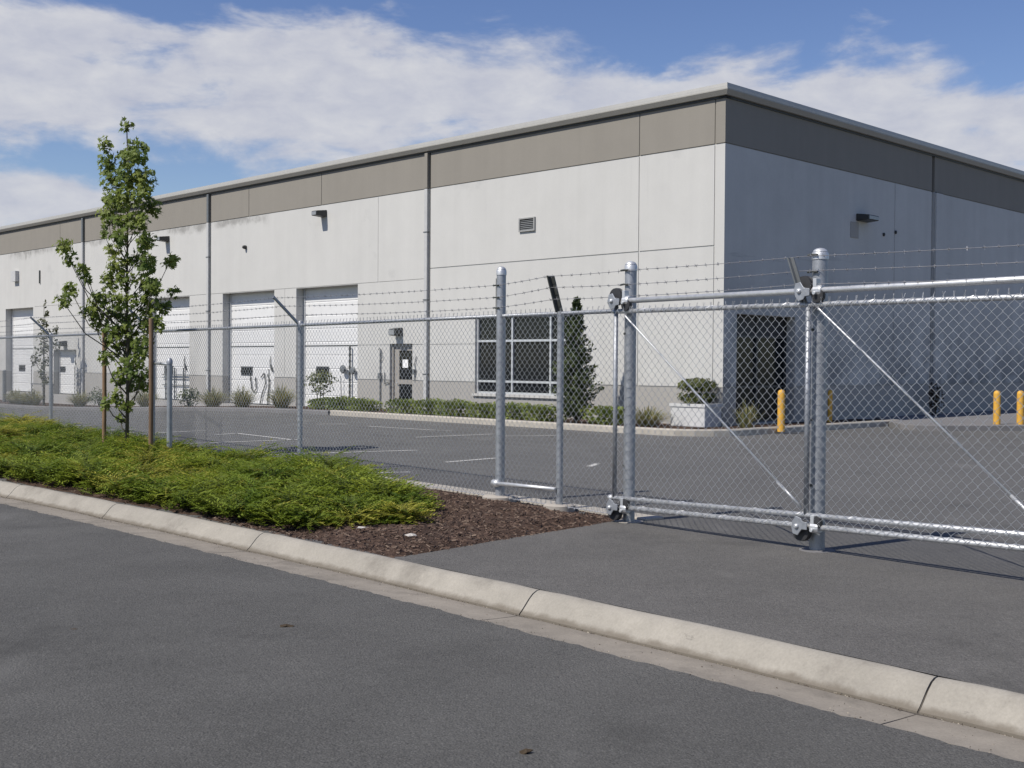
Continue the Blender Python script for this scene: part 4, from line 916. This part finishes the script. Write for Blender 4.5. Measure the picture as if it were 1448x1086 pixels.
# ground cover along the kerb: feathery sprays, too many to count
def inside(x, y, poly):
    c = False; j = len(poly) - 1
    for i in range(len(poly)):
        (xi, yi), (xj, yj) = poly[i], poly[j]
        if (yi > y) != (yj > y) and x < (xj - xi) * (y - yi) / (yj - yi) + xi: c = not c
        j = i
    return c
GC = [KP(-60, .12, 0)[:2], KP(-14, .12, 0)[:2], KP(-6.5, .12, 0)[:2], KP(-4.2, .10, 0)[:2], KP(-2.6, .06, 0)[:2], KP(-1.9, .0, 0)[:2], (-1.95, 10.78), (-1.2, 10.75), (-.95, 11.3), (-.85, 12.2), (-1.15, 12.75), (-1.75, 13.9), PF(-3.3, 0, .35)[:2], PF(-8, 0, .25)[:2], PF(-20, 0, .2)[:2], PF(-45, 0, .2)[:2]]
gc = MB()
def frond(b, x, y, z, az_, L, rise, droop, mi):
    d = Vector((math.cos(az_), math.sin(az_), 0)); sd = Vector((-d.y, d.x, 0)); N_ = 7; prev = None
    for k in range(1, N_ + 1):
        f = k / N_; p = Vector((x, y, z)) + d * (L * f) + Vector((0, 0, rise * f - droop * f * f))
        for sgn in (-1, 1):
            ln = L * .26 * (1 - .55 * f); q = p + (sd * sgn * .75 + d * .75 + Vector((0, 0, .25 + rnd.uniform(-.2, .3)))) * ln; w = d * (.012 + .006 * rnd.random()); o = len(b.v)
            b.v += [tuple(p - w), tuple(p + w), tuple(q)]; b.f.append((o, o + 1, o + 2)); b.m.append(mi)
    o = len(b.v); tip = Vector((x, y, z)) + d * (L * 1.15) + Vector((0, 0, rise - droop)); b.v += [(x - sd.x * .006, y - sd.y * .006, z), (x + sd.x * .006, y + sd.y * .006, z), tuple(tip)]; b.f.append((o, o + 1, o + 2)); b.m.append(mi)
def mound(x, y): return .5 + .25 * math.sin(x * 2.1 + y * 1.3) + .25 * math.sin(x * 1.2 - y * 2.6 + 1) + .12 * math.sin(5 * x + 3.1 * y)
def kq(x, y):                                          # offset from the back of the kerb, towards the road
    t_ = (x + .8) * KD[0] + (y - 9.31) * KD[1]; p = KP(t_, 0, 0); return (x - p[0]) * KM[0] + (y - p[1]) * KM[1]
def put(x, y, z, a, L, rise, droop, mi):
    q = kq(x + math.cos(a) * L * 1.2, y + math.sin(a) * L * 1.2)
    if q > .13 and not (q < .26 and z + rise - droop > .16 and rnd.random() < .5): return False
    frond(gc, x, y, z, a, L, rise, droop, mi); return True
def spot():
    while True:
        s_ = 1 - rnd.random() ** .62; t_ = -1.2 - 24 * s_ ** 1.25; w = rnd.random()
        p = Vector(KP(t_, .12, 0)).lerp(Vector(PF(t_ * 1.02 + 1.7, 0, .2)), w)
        if inside(p.x, p.y, GC): return p, w
cnt = 0
while cnt < 5200:                                      # low carpet
    p, w = spot(); m = max(0, mound(p.x, p.y)); z = .02 + rnd.random() * (.02 + .10 * m)
    if put(p.x, p.y, z, rnd.random() * 6.283, rnd.uniform(.14, .30), rnd.uniform(.02, .13), rnd.uniform(0, .08), rnd.choice((0, 0, 1))): cnt += 1
cl = []
while len(cl) < 190:                                   # mounded clumps of arching sprays
    p, w = spot(); r_ = rnd.uniform(.26, .52) * (.85 if p.x > -1.7 else 1)
    if any((p.x - a) ** 2 + (p.y - b) ** 2 < (.55 * (r_ + r2)) ** 2 for a, b, r2 in cl): 
        if rnd.random() < .985: continue
    cl.append((p.x, p.y, r_)); h = r_ * rnd.uniform(.42, .72); mi = rnd.choice((0, 0, 1, 1, 1, 2)); n = int(165 * (r_ / .4) ** 1.5)
    for _ in range(n):
        a = rnd.random() * 6.283; f = rnd.random() ** .6; x, y = p.x + math.cos(a) * r_ * .55 * f, p.y + math.sin(a) * r_ * .55 * f
        z = .03 + h * (1 - f * f) * rnd.uniform(.35, .9); L = r_ * rnd.uniform(.45, .95); put(x, y, z, a + rnd.gauss(0, .5), L, L * rnd.uniform(.15, .75), L * rnd.uniform(.1, .6), mi if rnd.random() < .85 else rnd.choice((0, 1, 2)))
tag(gc.build('ground_cover', [M_cover, M_cover2, M_cover3]), 'dense bright green feathery ground cover between kerb and fence', 'ground cover', None, 'stuff')
cv = MB()
for _ in range(9000):
    t_ = rnd.uniform(-9, -.02) if rnd.random() < .35 else rnd.uniform(-3.2, -.02); w = rnd.random(); p = Vector(bedP(t_, w)); a = rnd.random() * 6.283; L = rnd.uniform(.008, .034); d = Vector((math.cos(a), math.sin(a), rnd.uniform(-.4, .5))) * L; e = Vector((-math.sin(a), math.cos(a), rnd.uniform(-.5, .5))) * rnd.uniform(.003, .008); h = Vector((0, 0, rnd.uniform(.004, .012)))
    cv.add([tuple(p - d - e), tuple(p + d * .8 - e), tuple(p + d + e * .6), tuple(p - d * .9 + e), tuple(p - d * .9 + h), tuple(p + d * .9 + h)], [(0, 1, 5, 4), (1, 2, 5), (2, 3, 4, 5), (3, 0, 4)], rnd.choice((0, 0, 1, 1, 1, 2)))
tag(cv.build('bark_chips', M_chip), 'loose reddish bark chips on the mulch bed', 'bark chips', None, 'stuff')
# scraps and fallen leaves
for (x, y, z, sz, m, nm, lab, cat) in ((-1.33, 10.36, .075, .055, M_scrap, 'paper_scrap', 'crumpled white scrap on the mulch in front of the green plants', 'litter'), (-.86, 10.0, .07, .05, M_scrap, 'paper_scrap', 'flat pale scrap lying on the mulch near the kerb', 'litter'),
                                   (-2.66, 7.12, -.107, .05, M_leafdry, 'dry_leaf', 'small dark dry leaf on the road at the left', 'leaf'), (-1.4, 7.28, -.107, .055, M_leafdry, 'dry_leaf', 'small dark dry leaf on the road below the mulch tip', 'leaf'), (.07, 4.92, -.098, .03, M_leafdry, 'dry_leaf', 'brown dry leaf on the road at the bottom edge', 'leaf')):
    b = MB(); n = 9; top = [(x + sz * math.cos(k * 6.283 / n) * rnd.uniform(.6, 1.1), y + sz * .7 * math.sin(k * 6.283 / n) * rnd.uniform(.6, 1.1), z + rnd.uniform(.0, .02)) for k in range(n)]
    b.add([(x, y, z + .022)] + top + [(p[0], p[1], p[2] - .004) for p in top], [(0, 1 + k, 1 + (k + 1) % n) for k in range(n)] + [(1 + k, 1 + n + k, 1 + n + (k + 1) % n, 1 + (k + 1) % n) for k in range(n)]); tag(b.build(nm, m), lab, cat)
